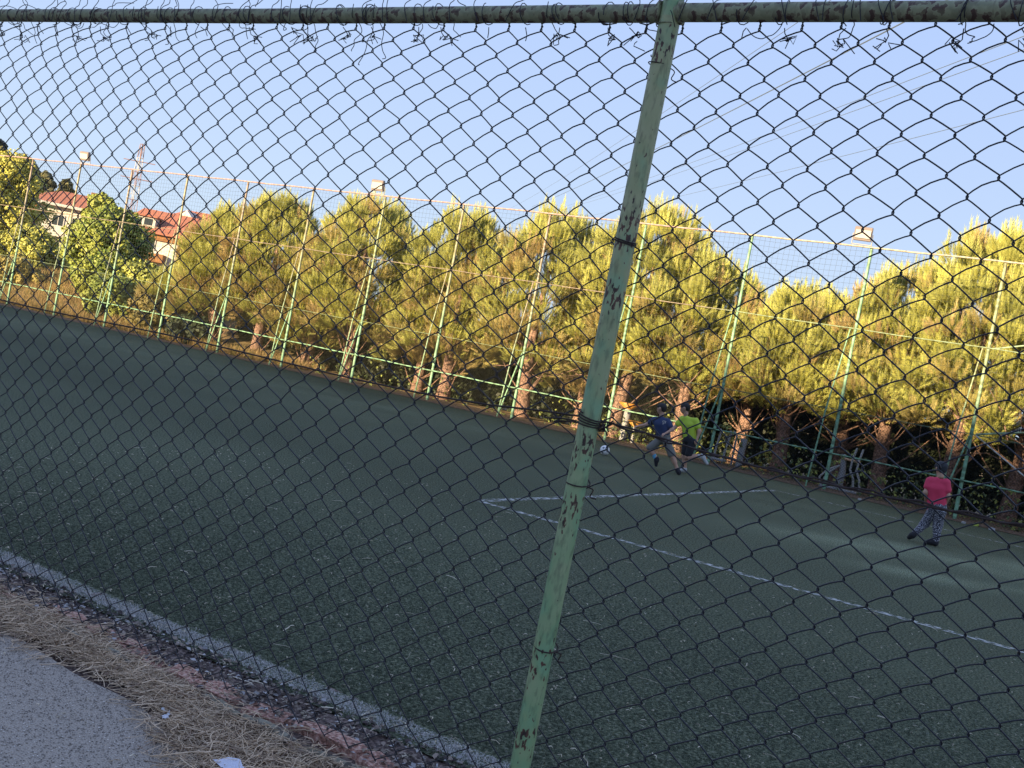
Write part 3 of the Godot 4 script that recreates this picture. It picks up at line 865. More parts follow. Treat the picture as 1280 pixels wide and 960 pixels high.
# ---------------------------------------------------------------- dark hedge and weeds behind the fence
func hedge_and_weeds() -> void:
	var xf := []
	var cols := []
	for i in 34000:
		var x := rnd(-31, 8)
		var top := 2.3 + sin(x * 1.3) * 0.25 + sin(x * 3.1) * 0.15
		var y := pow(rng.randf(), 0.8) * top
		var z := -31.2 + rnd(-0.5, 0.6)
		var d := Vector3(rnd(-1, 1), rnd(-0.2, 1), rnd(-0.3, 1)).normalized()
		var s := d.cross(Vector3(rnd(-1, 1), 0.2, rnd(-1, 1))).normalized()
		xf.append(Transform3D(Basis(s, d, s.cross(d)).scaled(Vector3.ONE * rnd(0.9, 1.5)), Vector3(x, y, z)))
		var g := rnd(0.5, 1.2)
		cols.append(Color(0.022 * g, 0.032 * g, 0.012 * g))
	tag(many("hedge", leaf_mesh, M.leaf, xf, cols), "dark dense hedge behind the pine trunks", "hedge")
	xf = []; cols = []
	for i in 2600:
		var x := rnd(-24, 3)
		var wgt := smoothstep(-16.0, -6.0, x)
		if rng.randf() > 0.25 + 0.75 * wgt: continue
		var y := 0.05 + pow(rng.randf(), 1.8) * 1.1 * (0.4 + 0.6 * absf(sin(x * 1.9)))
		var z := -27.2 + rnd(-0.9, 0.8)
		var d := Vector3(rnd(-0.6, 0.6), 1, rnd(-0.2, 0.9)).normalized()
		var s := d.cross(Vector3(rnd(-1, 1), 0.2, rnd(-1, 1))).normalized()
		xf.append(Transform3D(Basis(s, d, s.cross(d)).scaled(Vector3.ONE * rnd(0.3, 0.85)), Vector3(x, y, z)))
		var g := rnd(0.6, 1.2)
		cols.append(Color(0.26 * g, 0.30 * g, 0.07 * g) if rng.randf() < 0.4 else Color(0.07 * g, 0.10 * g, 0.03 * g))
	tag(many("weeds", leaf_mesh, M.leaf, xf, cols), "pale yellow green weeds along the foot of the far fence", "weeds")
	# bare dead branches low under the pines
	var t := thing("dead_branches", "tangle of bare dead branches under the pine crowns", "branches", Vector3(0, 0, -28.6))
	for i in 34:
		var x := rnd(-24, 0)
		var b := MB.new()
		var p := Vector3(x, rnd(1.2, 2.6), rnd(-0.8, 0.9))
		var d := Vector3(rnd(-1, 1), rnd(-0.35, 0.5), rnd(-0.2, 0.4)).normalized()
		var e := p + d * rnd(0.6, 1.5)
		var mid := p.lerp(e, 0.5) + rv(0.1)
		b.tube(pv([p, mid, e]), rnd(0.010, 0.02), 0.005, 5, false)
		b.tube(pv([mid, mid + (d + rv(0.8)).normalized() * 0.5]), 0.012, 0.004, 4, false)
		put("branch", b.mesh(), M.bark, t)

# ---------------------------------------------------------------- outdoor exercise machines behind the fence
func gym() -> void:
	var t := thing("exercise_stand", "white exercise posts with orange top plates behind the ball", "exercise machine", Vector3(-12.1, 0, -27.4))
	var b := MB.new()
	b.tube(pv([Vector3(0, 0, 0), Vector3(0, 0.95, 0)]), 0.1, 0.1, 14)
	put("thick_post", b.mesh(), M.steel, t)
	b = MB.new()
	b.tube(pv([Vector3(0, 0.95, 0), Vector3(0, 1.02, 0), Vector3(0, 1.1, 0), Vector3(0, 1.12, 0)]), 0.1, 0.1, 14, true, PackedColorArray(), PackedFloat32Array([0.1, 0.2, 0.3, 0.27]))
	put("top_plate", b.mesh(), M.orange, t)
	b = MB.new()
	b.tube(pv([Vector3(0.34, 0, 0.1), Vector3(0.34, 0.5, 0.1)]), 0.04, 0.04, 10)
	put("short_post", b.mesh(), M.steel, t)
	b = MB.new()
	b.tube(pv([Vector3(0.34, 0.5, 0.1), Vector3(0.34, 0.58, 0.1), Vector3(0.34, 0.64, 0.1), Vector3(0.34, 0.66, 0.1)]), 0.1, 0.1, 14, true, PackedColorArray(), PackedFloat32Array([0.06, 0.16, 0.22, 0.2]))
	put("seat", b.mesh(), M.orange, t)
	t = thing("exercise_bars", "pair of white exercise bars beside the fence post behind the yellow shirt boy", "exercise machine", Vector3(-9.15, 0, -27.0))
	t.scale = Vector3.ONE * 0.86
	for k in 2:
		b = MB.new()
		b.tube(pv([Vector3(k * 0.3 - 0.1, 0, 0), Vector3(k * 0.3 - 0.06, 0.55, 0), Vector3(k * 0.32, 1.0, 0.0), Vector3(k * 0.32, 1.08, 0.1)]), 0.035, 0.035, 8)
		put("bar", b.mesh(), M.white, t)
	b = MB.new()
	b.box(at(Vector3(0.05, 0.15, 0.05)), Vector3(0.5, 0.08, 0.3), 0.02)
	put("foot_plate", b.mesh(), M.steel, t)
	t = thing("exercise_posts", "thick and thin grey exercise posts standing right of the running boys", "exercise machine", Vector3(-8.75, 0, -27.4))
	t.scale = Vector3.ONE * 0.86
	b = MB.new()
	b.tube(pv([Vector3(0.12, 0, 0), Vector3(0.15, 0.85, 0), Vector3(0.15, 0.93, 0)]), 0.11, 0.1, 12)
	put("thick_post", b.mesh(), M.steel, t)
	b = MB.new()
	b.tube(pv([Vector3(-0.12, 0, 0), Vector3(-0.1, 0.95, 0), Vector3(-0.2, 1.1, 0.05)]), 0.035, 0.03, 8)
	put("thin_post", b.mesh(), M.steel, t)
	t = thing("cross_trainer", "grey outdoor cross trainer with curved arms beside a green fence post", "exercise machine", Vector3(-5.95, 0, -27.0))
	t.scale = Vector3.ONE * 0.86
	b = MB.new()
	b.box(at(Vector3(0.08, 0.05, 0)), Vector3(1.1, 0.1, 0.3), 0.03)
	put("base", b.mesh(), M.steel, t)
	b = MB.new()
	b.tube(pv([Vector3(0.05, 0.05, 0), Vector3(0.1, 0.6, 0), Vector3(0.05, 1.1, 0)]), 0.13, 0.07, 12)
	put("column", b.mesh(), M.steel, t)
	for k in 2:
		b = MB.new()
		b.tube(pv([Vector3(0.52 + k * 0.18, 0.08, 0.1), Vector3(0.45 + k * 0.18, 0.45, 0.1), Vector3(0.32 + k * 0.18, 0.7, 0.1), Vector3(0.34 + k * 0.18, 1.0, 0.1), Vector3(0.40 + k * 0.18, 1.35, 0.1)]), 0.036, 0.03, 8)
		put("swing_arm", b.mesh(), M.white, t)
		b = MB.new()
		b.tube(pv([Vector3(-0.28 - k * 0.14, 0.1, 0.1), Vector3(-0.36 - k * 0.14, 0.3, 0.1), Vector3(-0.2 - k * 0.12, 0.55, 0.1), Vector3(0.0, 0.75, 0.1)]), 0.036, 0.03, 8)
		put("foot_link", b.mesh(), M.white, t)
	b = MB.new()
	b.tube(pv([Vector3(0.02, 0.98, 0.05), Vector3(0.56, 0.94, 0.1)]), 0.035, 0.035, 8)
	put("cross_bar", b.mesh(), mat(lin(0.6, 0.35, 0.2), 0.5), t)

# ---------------------------------------------------------------- near chain link fence
# sagging weave of the wire mesh: smooth in column c and row r of the diamonds
const WX0 := [-2.8331, 0.1297, 0.1664, -0.0248, -0.2555, -0.1548, 0.2705, -0.0682, 2.9670, -0.4769, -0.0186, 0.4463, -0.2272, 0.0031, 0.0080, -0.1011, 0.1129, -0.0449]
const WX1 := [-0.1749, 0.2256, -0.0704, -0.1817, 0.5751, -0.0079, -0.2019, 0.0797, 0.2012, 0.1276, -0.0972, 0.0760, 0.0387, -0.4037, 0.0303, -0.0963, -0.1614, 0.0921]
const WY0 := [1.7785, -1.4579, 0.1339, 0.0658, -0.2354, 0.0414, 0.0612, -0.0188, 0.0070, 0.0661, -0.1227, -0.0324, 0.1311, -0.1069, 0.0266, -0.0645, 0.0149, -0.0008]
const WY1 := [0.0028, 0.0041, -0.0025, -0.0453, -0.1202, 0.1747, 0.1865, -0.0816, 0.1880, -0.0528, 0.0938, -0.0380, 0.1038, -0.0030, -0.0873, -0.1807, 0.0531, -0.0689]
const MESH_Z := -3.335
const POST_X := -1.585
const FENCE_Z := -3.28
var jit := FastNoiseLite.new()

func weave(c: int, r: int) -> Vector3:
	var cc := clampi(c, -34, 49)
	var cn := (cc - 8) / 40.0
	var rn := (r - 8) / 24.0
	var p := Vector2.ZERO
	var k := 0
	var ci := 1.0
	for i in 8:
		var rj := 1.0
		for j in 8 - i:
			var a: float = WX0[k] if k < 18 else WX1[k - 18]
			var b: float = WY0[k] if k < 18 else WY1[k - 18]
			p += Vector2(a, b) * ci * rj
			rj *= rn
			k += 1
		ci *= cn
	var jx := jit.get_noise_3d(c * 13.7, r * 9.1, 0) * 0.006
	var odd := jit.get_noise_3d(c * 5.3, r * 4.1, 200)
	jx += odd * absf(odd) * 0.035
	var jy := jit.get_noise_3d(c * 11.3, r * 15.1, 50) * 0.006
	return Vector3(p.x + jx + (c - cc) * 0.0745, p.y + jy, MESH_Z + jit.get_noise_3d(c * 2.0, r * 2.0, 90) * 0.012)

func smooth(p: PackedVector3Array, sub := 4) -> PackedVector3Array:
	var out := PackedVector3Array()
	for i in p.size() - 1:
		var a := p[maxi(i - 1, 0)]
		var d := p[mini(i + 2, p.size() - 1)]
		for k in sub: out.append(p[i].cubic_interpolate(p[i + 1], a, d, float(k) / sub))
	out.append(p[p.size() - 1])
	return out

func round_loop(center: Vector3, axis: Vector3, r: float, turns: float, drift: float, start := 0.0) -> PackedVector3Array:
	var u := axis.cross(Vector3(0.3, 0.2, 1).normalized()).normalized()
	var w := axis.cross(u)
	var pts := PackedVector3Array()
	var n := int(turns * 14)
	for i in n + 1:
		var a := start + TAU * turns * i / n
		pts.append(center + (u * cos(a) + w * sin(a)) * r + axis * drift * (float(i) / n - 0.5))
	return pts

func near_fence() -> void:
	jit.seed = 2; jit.frequency = 0.21
	var t := thing("chain_link_fence", "near chain link fence with a leaning looking rusty green post and top rail", "fence", Vector3.ZERO)
	# every zigzag wire of the weave
	for w in range(-48, 68):
		var b := MB.new()
		var pts := PackedVector3Array()
		var c0 := w if posmod(-11 - w, 2) == 0 else w + 1
		var top := weave(c0, -11)
		var side0 := 1.0 if c0 > w else -1.0
		# twisted, cut top end
		var pr := Vector3(side0 * rnd(0.015, 0.035), rnd(0.008, 0.02), rnd(-0.02, 0.01)) if rng.randf() < 0.6 else Vector3(side0 * rnd(-0.012, 0.0), rnd(0.03, 0.05), rnd(-0.01, 0.01))
		pts.append(top + Vector3(0, 0.018, 0) + pr)
		pts.append(top + Vector3(0.002 * side0, 0.02, 0.003))
		pts.append(top + Vector3(-0.003 * side0, 0.010, -0.003))
		var last := top
		for r in range(-11, 46):
			var c := w if posmod(r - w, 2) == 0 else w + 1
			var p := weave(c, r)
			if p.y < 0.015: break
			var sg := 1.0 if c > w else -1.0
			if r > -11:
				# strand from last to p
				var d := p - last
				var nrm := Vector3(-d.y, d.x, 0).normalized()
				if nrm.y < 0: nrm = -nrm
				var back := d.x < 0.0          # the falling left strands lie behind
				var zz := -0.006 if back else 0.006
				var bulge := d.length() * (lerpf(0.02, 0.075, clampf((p.y - 0.5) / 2.2, 0, 1)) if back else 0.01)
				bulge *= 0.8 + jit.get_noise_2d(w * 7.0, r * 5.0) * 0.9
				var s_in := Vector3(0, -0.007, zz * 0.75)
				var s_out := Vector3(0, 0.007, zz * 0.75)
				pts.append(last + s_in + Vector3(-sg * -1.0 * -0.001, 0, 0))
				pts.append(last.lerp(p, 0.2) + Vector3(0, -0.004, zz) + nrm * bulge * 0.6)
				pts.append(last.lerp(p, 0.5) + Vector3(0, 0, zz) + nrm * bulge)
				pts.append(last.lerp(p, 0.8) + Vector3(0, 0.004, zz) + nrm * bulge * 0.6)
				pts.append(p + s_out)
			pts.append(p + Vector3(sg * 0.0026, 0, 0))
			last = p
		b.tube(pts, 0.0025, -1.0, 6, true)
		put("wire", b.mesh(), M.wire, t)
	# post
	var b := MB.new()
	b.tube(pv([Vector3(POST_X - 0.008, -0.06, FENCE_Z), Vector3(POST_X - 0.004, 0.8, FENCE_Z), Vector3(POST_X + 0.002, 1.6, FENCE_Z), Vector3(POST_X + 0.012, 2.995, FENCE_Z)]), 0.036, -1.0, 28)
	var pm := put("post", b.mesh(), M.post, t)
	M.post.uv1_scale = Vector3(1, 1.0 / 2.97, 1)
	b = MB.new()
	b.ball(Vector3(POST_X + 0.012, 2.995, FENCE_Z), Vector3(0.036, 0.012, 0.036), 20, 6)
	put("cap", b.mesh(), M.rail, pm)
	for px in [POST_X - 4.5, POST_X + 4.5]:
		b = MB.new()
		b.tube(pv([Vector3(px, -0.06, FENCE_Z), Vector3(px, 1.5, FENCE_Z), Vector3(px, 2.995, FENCE_Z)]), 0.036, -1.0, 24)
		put("post", b.mesh(), M.post, t)
	# weld beads and wire bands on the post
	for e in [[2.885, 0.0385, 1.0, 0.006, 0.002, false], [2.755, 0.039, 1.25, 0.03, 0.002, true], [2.13, 0.0395, 1.7, 0.012, 0.0028, true], [1.285, 0.040, 1.2, 0.05, 0.0026, true], [0.70, 0.040, 1.2, 0.045, 0.0026, true]]:
		b = MB.new()
		var ax := Vector3(0.0, 1, 0) if not e[5] else Vector3(0.22, 1, 0.1).normalized()
		b.tube(round_loop(Vector3(POST_X + 0.006, e[0], FENCE_Z), ax, e[1], e[2], e[3], 2.0), e[4], -1.0, 6)
		if e[5]:
			b.tube(smooth(pv([Vector3(POST_X + 0.038, e[0] - 0.012, FENCE_Z - 0.01), Vector3(POST_X + 0.052, e[0] - 0.02, FENCE_Z - 0.03), Vector3(POST_X + 0.045, e[0] - 0.045, FENCE_Z - 0.03), Vector3(POST_X + 0.06, e[0] - 0.05, FENCE_Z - 0.05)])), e[4], -1.0, 5)
		put("tie_wire", b.mesh(), M.rust_wire if e[5] else M.rail, t)
	# top rail in two lengths, welded to the post
	b = MB.new()
	b.tube(pv([Vector3(-9.5, 2.925, FENCE_Z), Vector3(-5.4, 2.935, FENCE_Z), Vector3(-3.5, 2.925, FENCE_Z), Vector3(POST_X - 0.02, 2.928, FENCE_Z)]), 0.0315, -1.0, 24)
	put("top_rail", b.mesh(), M.rail, t)
	b = MB.new()
	b.tube(pv([Vector3(POST_X + 0.03, 2.93, FENCE_Z), Vector3(-0.5, 2.93, FENCE_Z), Vector3(3.0, 2.93, FENCE_Z)]), 0.0315, -1.0, 24)
	put("top_rail", b.mesh(), M.rail, t)
	b = MB.new()
	for side in [-0.03, 0.048]:
		b = MB.new()
		b.tube(smooth(round_loop(Vector3(POST_X + side, 2.93, FENCE_Z), Vector3(1, 0, 0), 0.033, 1.05, 0.006), 2), 0.008, -1.0, 6)
		for q in b.v.size(): b.v[q] += b.n[q] * jit.get_noise_3dv(b.v[q] * 400.0) * 0.006
		put("weld", b.mesh(), M.rail, t)
	# tension wire at half height with its lashings
	b = MB.new()
	var tw := PackedVector3Array()
	for i in 46:
		var x := -8.0 + i * 0.2
		tw.append(Vector3(x, 1.468 + 0.035 * exp(-pow((x - POST_X) / 0.35, 2.0)) + sin(x * 3.0) * 0.006, MESH_Z + 0.022 + sin(x * 5.0) * 0.004))
	b.tube(tw, 0.0034, -1.0, 7)
	put("tension_wire", b.mesh(), M.rust_wire, t)
	b = MB.new()
	tw = PackedVector3Array()
	for i in 60:
		var x := POST_X + 0.02 + i * 0.045
		tw.append(Vector3(x, 1.468 + 0.035 * exp(-pow((x - POST_X) / 0.35, 2.0)) + sin(i * 1.9) * 0.006, MESH_Z + 0.022 + cos(i * 1.9) * 0.006))
	b.tube(tw, 0.0034, -1.0, 6)
	put("tension_wire", b.mesh(), M.rust_wire, t)
	for k in 4:
		b = MB.new()
		b.tube(round_loop(Vector3(POST_X, 1.502 + k * 0.011 - 0.018, FENCE_Z), Vector3(0.16 + k * 0.05, 1, 0.05).normalized(), 0.039 + 0.001 * k, 1.15, 0.01, k * 1.1), 0.0026, -1.0, 6)
		put("tie_wire", b.mesh(), M.rust_wire, t)
	b = MB.new()
	for k in 7:
		var o := Vector3(POST_X + 0.05 + rnd(-0.015, 0.03), 1.485 + rnd(-0.015, 0.015), FENCE_Z - 0.01)
		b.tube(pv([o, o + rv(0.02), o + rv(0.025), o + rv(0.03)]), 0.0028, -1.0, 5)
	for k in 3:
		var o := Vector3(POST_X - 0.04 - k * 0.02, 1.49 + rnd(-0.01, 0.01), FENCE_Z - 0.02)
		b.tube(pv([o, o + Vector3(-0.05, rnd(-0.01, 0.012), 0), o + Vector3(-0.11, rnd(-0.02, 0.0), -0.01)]), 0.0028, -1.0, 5)
	put("knot", b.mesh(), M.rust_wire, t)
	# lashings that hang the mesh from the rail, and the torn ends of an older mesh
	for i in 34:
		var x := -5.6 + i * 0.17 + rnd(-0.05, 0.05)
		if absf(x - POST_X) < 0.08: continue
		b = MB.new()
		var rr := 0.0375 + rnd(0.0, 0.004)
		var big := rng.randf() < 0.45
		b.tube(round_loop(Vector3(x, 2.928, FENCE_Z), Vector3(1, rnd(-0.3, 0.3), rnd(-0.2, 0.2)).normalized(), rr, rnd(0.8, 1.9) if big else rnd(0.5, 0.9), rnd(0.01, 0.04), rnd(0, 6)), 0.0018, -1.0, 5)
		var p := Vector3(x, 2.885, FENCE_Z - 0.02)
		var q := Vector3(x + rnd(-0.03, 0.03), 2.855 + rnd(-0.012, 0.01), MESH_Z)
		b.tube(pv([p, p.lerp(q, 0.5) + rv(0.01), q]), 0.0018, -1.0, 5)
		if big:
			for k in 4:
				var o := q + rv(0.012)
				b.tube(pv([o, o + rv(0.016), o + rv(0.022), o + Vector3(rnd(-0.05, 0.05), rnd(-0.035, 0.01), rnd(-0.02, 0.02))]), 0.0017, -1.0, 5)
		put("lashing", b.mesh(), M.wire, t)
	for i in 90:
		var x := -5.9 + i * 0.072 + rnd(-0.06, 0.06)
		if x > -3.2 and rng.randf() < 0.3: continue
		b = MB.new()
		var p := Vector3(x, 2.95, FENCE_Z + 0.02)
		var pts := PackedVector3Array([Vector3(x + rnd(-0.03, 0.03), 2.89, FENCE_Z + 0.03), p + Vector3(0, 0, 0.017)])
		var d := Vector3(rnd(-0.7, 0.7), 0.6, rnd(-0.2, 0.2))
		for k in int(rnd(2, 6)):
			p += d.normalized() * rnd(0.025, 0.05)
			d += rv(0.55)
			pts.append(p)
		b.tube(smooth(pts), 0.0017, -1.0, 5)
		put("loose_wire", b.mesh(), M.wire, t)
	for i in 26:
		var x := rnd(-5.6, 0.0)
		if i < 14: x = rnd(-5.6, -3.6)
		b = MB.new()
		var p := Vector3(x, 2.9, FENCE_Z + rnd(-0.03, 0.02))
		var pts := PackedVector3Array([p])
		var d := Vector3(rnd(-1, 1), -0.7, 0)
		for k in int(rnd(4, 8)):
			p += d.normalized() * rnd(0.014, 0.026)
			d += Vector3(rnd(-0.7, 0.7), rnd(-0.35, 0.75), rnd(-0.3, 0.3))
			pts.append(p)
		b.tube(smooth(pts), 0.0016, -1.0, 5)
		put("loose_wire", b.mesh(), M.wire, t)
	# long strands that dangle from the rail
	for e in [[-2.90, 0.16, -0.05], [-2.86, 0.13, 0.03], [-2.97, 0.10, -0.04], [-3.22, 0.11, 0.02], [-3.26, 0.07, -0.03], [-4.15, 0.09, 0.03], [-4.32, 0.07, 0.05], [-2.05, 0.07, 0.04], [-0.95, 0.06, -0.04], [-0.62, 0.05, 0.03]]:
		b = MB.new()
		var p := Vector3(e[0], 2.9, FENCE_Z - 0.02)
		var pts := PackedVector3Array([p + Vector3(0, 0.06, 0.055), p + Vector3(0, 0.01, 0.05), p])
		for k in 5:
			var f := (k + 1) / 5.0
			pts.append(p + Vector3(e[2] * f + rnd(-0.012, 0.012), -e[1] * f, -0.02 + rnd(-0.015, 0.015)))
		pts.append(pts[pts.size() - 1] + Vector3(-e[2] * 0.3, -0.008, 0.01))
		b.tube(smooth(pts), 0.0017, -1.0, 5)
		put("loose_wire", b.mesh(), M.wire, t)
	# the buried, bent bottom pipe
	var segs := [[-4.75, -4.30, 0.004, -0.01], [-4.14, -3.86, 0.012, 0.0], [-3.78, -3.53, 0.016, 0.01], [-3.12, -2.86, 0.012, 0.006], [-2.83, -2.54, 0.014, 0.012], [-2.5, -1.2, 0.0, 0.0]]
	for s in segs:
		b = MB.new()
		var pts := PackedVector3Array()
		for k in 9:
			var f := k / 8.0
			pts.append(Vector3(lerpf(s[0], s[1], f), s[2] + sin(f * PI) * 0.012 - 0.006, -3.245 + s[3] + sin(f * 5.0 + s[0]) * 0.01))
		b.tube(pts, 0.03, -1.0, 14)
		put("bottom_pipe", b.mesh(), M.pipe, t)

# ---------------------------------------------------------------- bricks, straw, litter along the near edge
func rough_block(s: Vector3, sd: int) -> ArrayMesh:
	var r := RandomNumberGenerator.new(); r.seed = sd
	var bm := BoxMesh.new()
	bm.size = Vector3.ONE; bm.subdivide_width = 2; bm.subdivide_height = 1; bm.subdivide_depth = 1
	var arr := bm.get_mesh_arrays()
	var vs: PackedVector3Array = arr[Mesh.ARRAY_VERTEX]
	var st := SurfaceTool.new()
	st.begin(Mesh.PRIMITIVE_TRIANGLES)
	st.set_smooth_group(-1)
	var seen := {}
	for i in arr[Mesh.ARRAY_INDEX]:
		var p := vs[i]
		var key := Vector3i((p * 100.0).round())
		if not seen.has(key):
			
			var sh := 0.9 if absf(p.x) > 0.45 and absf(p.y) > 0.45 and absf(p.z) > 0.45 else 1.0
			seen[key] = (p * sh + Vector3(r.randf_range(-0.07, 0.07), r.randf_range(-0.1, 0.08), r.randf_range(-0.07, 0.07))) * s
		st.add_vertex(seen[key])
	st.generate_normals()
	return st.commit()

func edge_strip() -> void:
	var t := thing("brick_edging", "row of broken red bricks along the foot of the near fence", "bricks", Vector3(0, 0, -3.4))
	var meshes := []
	for k in 5: meshes.append(rough_block(Vector3(rnd(0.14, 0.21), 0.06, rnd(0.08, 0.11)), 70 + k))
	var x := -5.9
	var i := 0
	while x < -0.6:
		var o := put("brick", meshes[i % 5], M.brick, t)
		o.position = Vector3(x, -0.003 + rnd(-0.014, 0.01), rnd(-0.03, 0.02) + 0.02 * smoothstep(-4.2, -3.4, -x * 0 + x) - 0.0)
		o.rotation = Vector3(rnd(-0.15, 0.15), rnd(-0.35, 0.35), rnd(-0.12, 0.12))
		x += rnd(0.17, 0.27)
		i += 1
	# straw
	var sb := MB.new()
	sb.col = Color.WHITE
	sb.tube(pv([Vector3(-0.5, 0, 0), Vector3(-0.15, 0.02, 0.02), Vector3(0.2, 0.015, -0.02), Vector3(0.5, 0, 0.01)]), 0.009, 0.006, 3, false)
	var straw := sb.mesh()
	var xf := []
	var cols := []
	for k in 23000:
		var px := rnd(-7.5, 0.6)
		var f := absf(rng.randfn()) if k % 3 else rng.randf() * 1.2
		var pz := -3.24 + f * 0.15 * (1.0 + 0.35 * sin(px * 2.3)) + 0.42 * smoothstep(-3.5, -2.5, px) * pow(rng.randf(), 1.3) - 0.03 * rng.randf() - (0.16 * rng.randf() * smoothstep(-3.5, -4.0, px) if k % 2 else 0.0) - (0.22 * rng.randf() if k % 13 == 0 else 0.0)
		if f > 2.1 and rng.randf() < 0.75: continue
		var hh := maxf(0.0, 0.045 - 0.02 * f) * rng.randf()
		var l := rnd(0.04, 0.17)
		var a := rnd(0, TAU)
		var d := Vector3(cos(a), rnd(-0.12, 0.25) if k % 6 else rnd(0.2, 0.9), sin(a)).normalized()
		var s := d.cross(Vector3.UP).normalized()
		var u := s.cross(d)
		var thick := rnd(0.14, 0.3)
		xf.append(Transform3D(Basis(d * l, u * thick, s * thick), Vector3(px, 0.006 + hh, pz)))
		var g := rnd(0.55, 1.25)
		cols.append(Color(0.70 * g, 0.53 * g, 0.365 * g) if rng.randf() < 0.82 else Color(0.32 * g, 0.22 * g, 0.155 * g))
	tag(many("dry_straw", straw, M.straw, xf, cols), "heap of dry pale straw between asphalt and near fence", "straw")
	# scattered straws and chips over asphalt, soil and turf
	xf = []; cols = []
	for k in 3600:
		var px := rnd(-9.0, 1.5)
		var pz := -3.5 - pow(rng.randf(), 1.8) * 7.0
		if k % 9 == 0: pz = rnd(-2.95, -1.9)
		elif k % 5 == 0: pz = rnd(-3.85, -3.4)
		var l := rnd(0.006, 0.03)
		if k % 17 == 0: l = rnd(0.05, 0.13)
		var a := rnd(0, TAU)
		var d := Vector3(cos(a), rnd(-0.05, 0.1), sin(a)).normalized()
		var s := d.cross(Vector3.UP).normalized()
		var u := s.cross(d)
		var thick := rnd(0.12, 0.3)
		xf.append(Transform3D(Basis(d * l, u * thick, s * thick), Vector3(px, 0.013 if pz < -3.7 else 0.008, pz)))
		var g := rnd(0.5, 1.3)
		cols.append(Color(0.66 * g, 0.58 * g, 0.45 * g))
	tag(many("scattered_straw", straw, M.straw, xf, cols), "loose straws and chips strewn over turf and asphalt", "straw")
	# aggregate of the old asphalt: dark and pale grains that stand a little proud
	var gb := MB.new()
	gb.col = Color.WHITE
	gb.ball(Vector3.ZERO, Vector3(1, 0.5, 0.8), 5, 3)
	var grain := gb.mesh()
	xf = []; cols = []
	for k in 22000:
		var px := rnd(-5.2, -1.6)
		var pz := rnd(-3.0, -1.9)
		var sc := rnd(0.0015, 0.0042)
		xf.append(Transform3D(Basis(Vector3.UP, rnd(0, TAU)).scaled(Vector3.ONE * sc), Vector3(px, 0.0025, pz)))
		var g := rnd(0.6, 1.3)
		var pick := rng.randf()
		cols.append(Color(0.22 * g, 0.19 * g, 0.165 * g) if pick < 0.5 else (Color(0.34 * g, 0.3 * g, 0.265 * g) if pick < 0.85 else Color(0.62 * g, 0.57 * g, 0.52 * g)))
	tag(many("asphalt_grains", grain, M.straw, xf, cols), "dark and pale stone grains in the worn asphalt", "grains")
	# leaf litter on the soil strip
	var lb := MB.new()
	lb.col = Color.WHITE
	lb.quad(Vector3(-0.5, 0, 0), Vector3(0, 0.08, 0.3), Vector3(0.5, 0, 0.03), Vector3(0, 0.1, -0.28))
	var chip := lb.mesh()
	xf = []; cols = []
	for k in 8200:
		var px := rnd(-7.5, 0.6)
		var pz := rnd(-3.74, -3.36 if k % 5 else -3.3)
		var sc := rnd(0.008, 0.042)
		var q := Basis(Vector3.UP, rnd(0, TAU)) * Basis(Vector3.RIGHT, rnd(-0.5, 0.5)) * Basis(Vector3.BACK, rnd(-0.4, 0.4))
		xf.append(Transform3D(q.scaled(Vector3.ONE * sc), Vector3(px, rnd(-0.004, 0.012) + (0.022 if pz > -3.46 else 0.0), pz)))
		var g := rnd(0.5, 1.2)
		var pick := rng.randf()
		cols.append(Color(0.05 * g, 0.032 * g, 0.03 * g) if pick < 0.5 else (Color(0.26 * g, 0.2 * g, 0.16 * g) if pick < 0.85 else Color(0.42 * g, 0.4 * g, 0.4 * g)))
	tag(many("leaf_litter", chip, M.straw, xf, cols), "dark leaf litter and chips on the soil beside the white line", "litter")
	# turf blades near the camera
	var tb := MB.new()
	for k in 6:
		var a := k * 1.05
		var d := Vector3(cos(a) * 0.5, 1, sin(a) * 0.5)
		var s := Vector3(-sin(a), 0, cos(a)) * 0.09
		var g := 0.8 + 0.07 * k
		tb.col = Color(g, g, g)
		var o := Vector3(cos(a * 2.0), 0, sin(a * 2.0)) * 0.4
		tb.tri(o - s, o + s, o + d)
	var tuft := tb.mesh()
	xf = []; cols = []
	for k in 170000:
		var pz := -3.66 - pow(rng.randf(), 1.5) * 6.5
		var px := rnd(-8.5, 1.6)
		if pz > -3.74 and rng.randf() < 0.6: continue
		if px < -4.5 - (pz + 3.66) * 0.0 and rng.randf() < smoothstep(-4.5, -8.5, px): continue
		if rng.randf() < smoothstep(-5.0, -9.5, pz): continue
		if pz > -3.91 and pz < -3.69 and rng.randf() < 0.85: continue
		var sc := rnd(0.008, 0.015)
		xf.append(Transform3D(Basis(Vector3.UP, rnd(0, TAU)).scaled(Vector3(sc, sc * rnd(0.5, 1.0), sc)), Vector3(px, 0.0, pz)))
		var g := rnd(0.6, 1.35)
		if rng.randf() < 0.02: cols.append(Color(0.34 * g, 0.36 * g, 0.32 * g))
		else: cols.append(Color(0.076 * g, 0.094 * g, 0.06 * g))
	tag(many("turf_blades", tuft, M.turf_blade, xf, cols), "dark green plastic turf blades near the fence", "turf")
	# worn white fibres of the touch line
	var wear := FastNoiseLite.new(); wear.seed = 31; wear.frequency = 0.9; wear.fractal_octaves = 4
	xf = []; cols = []
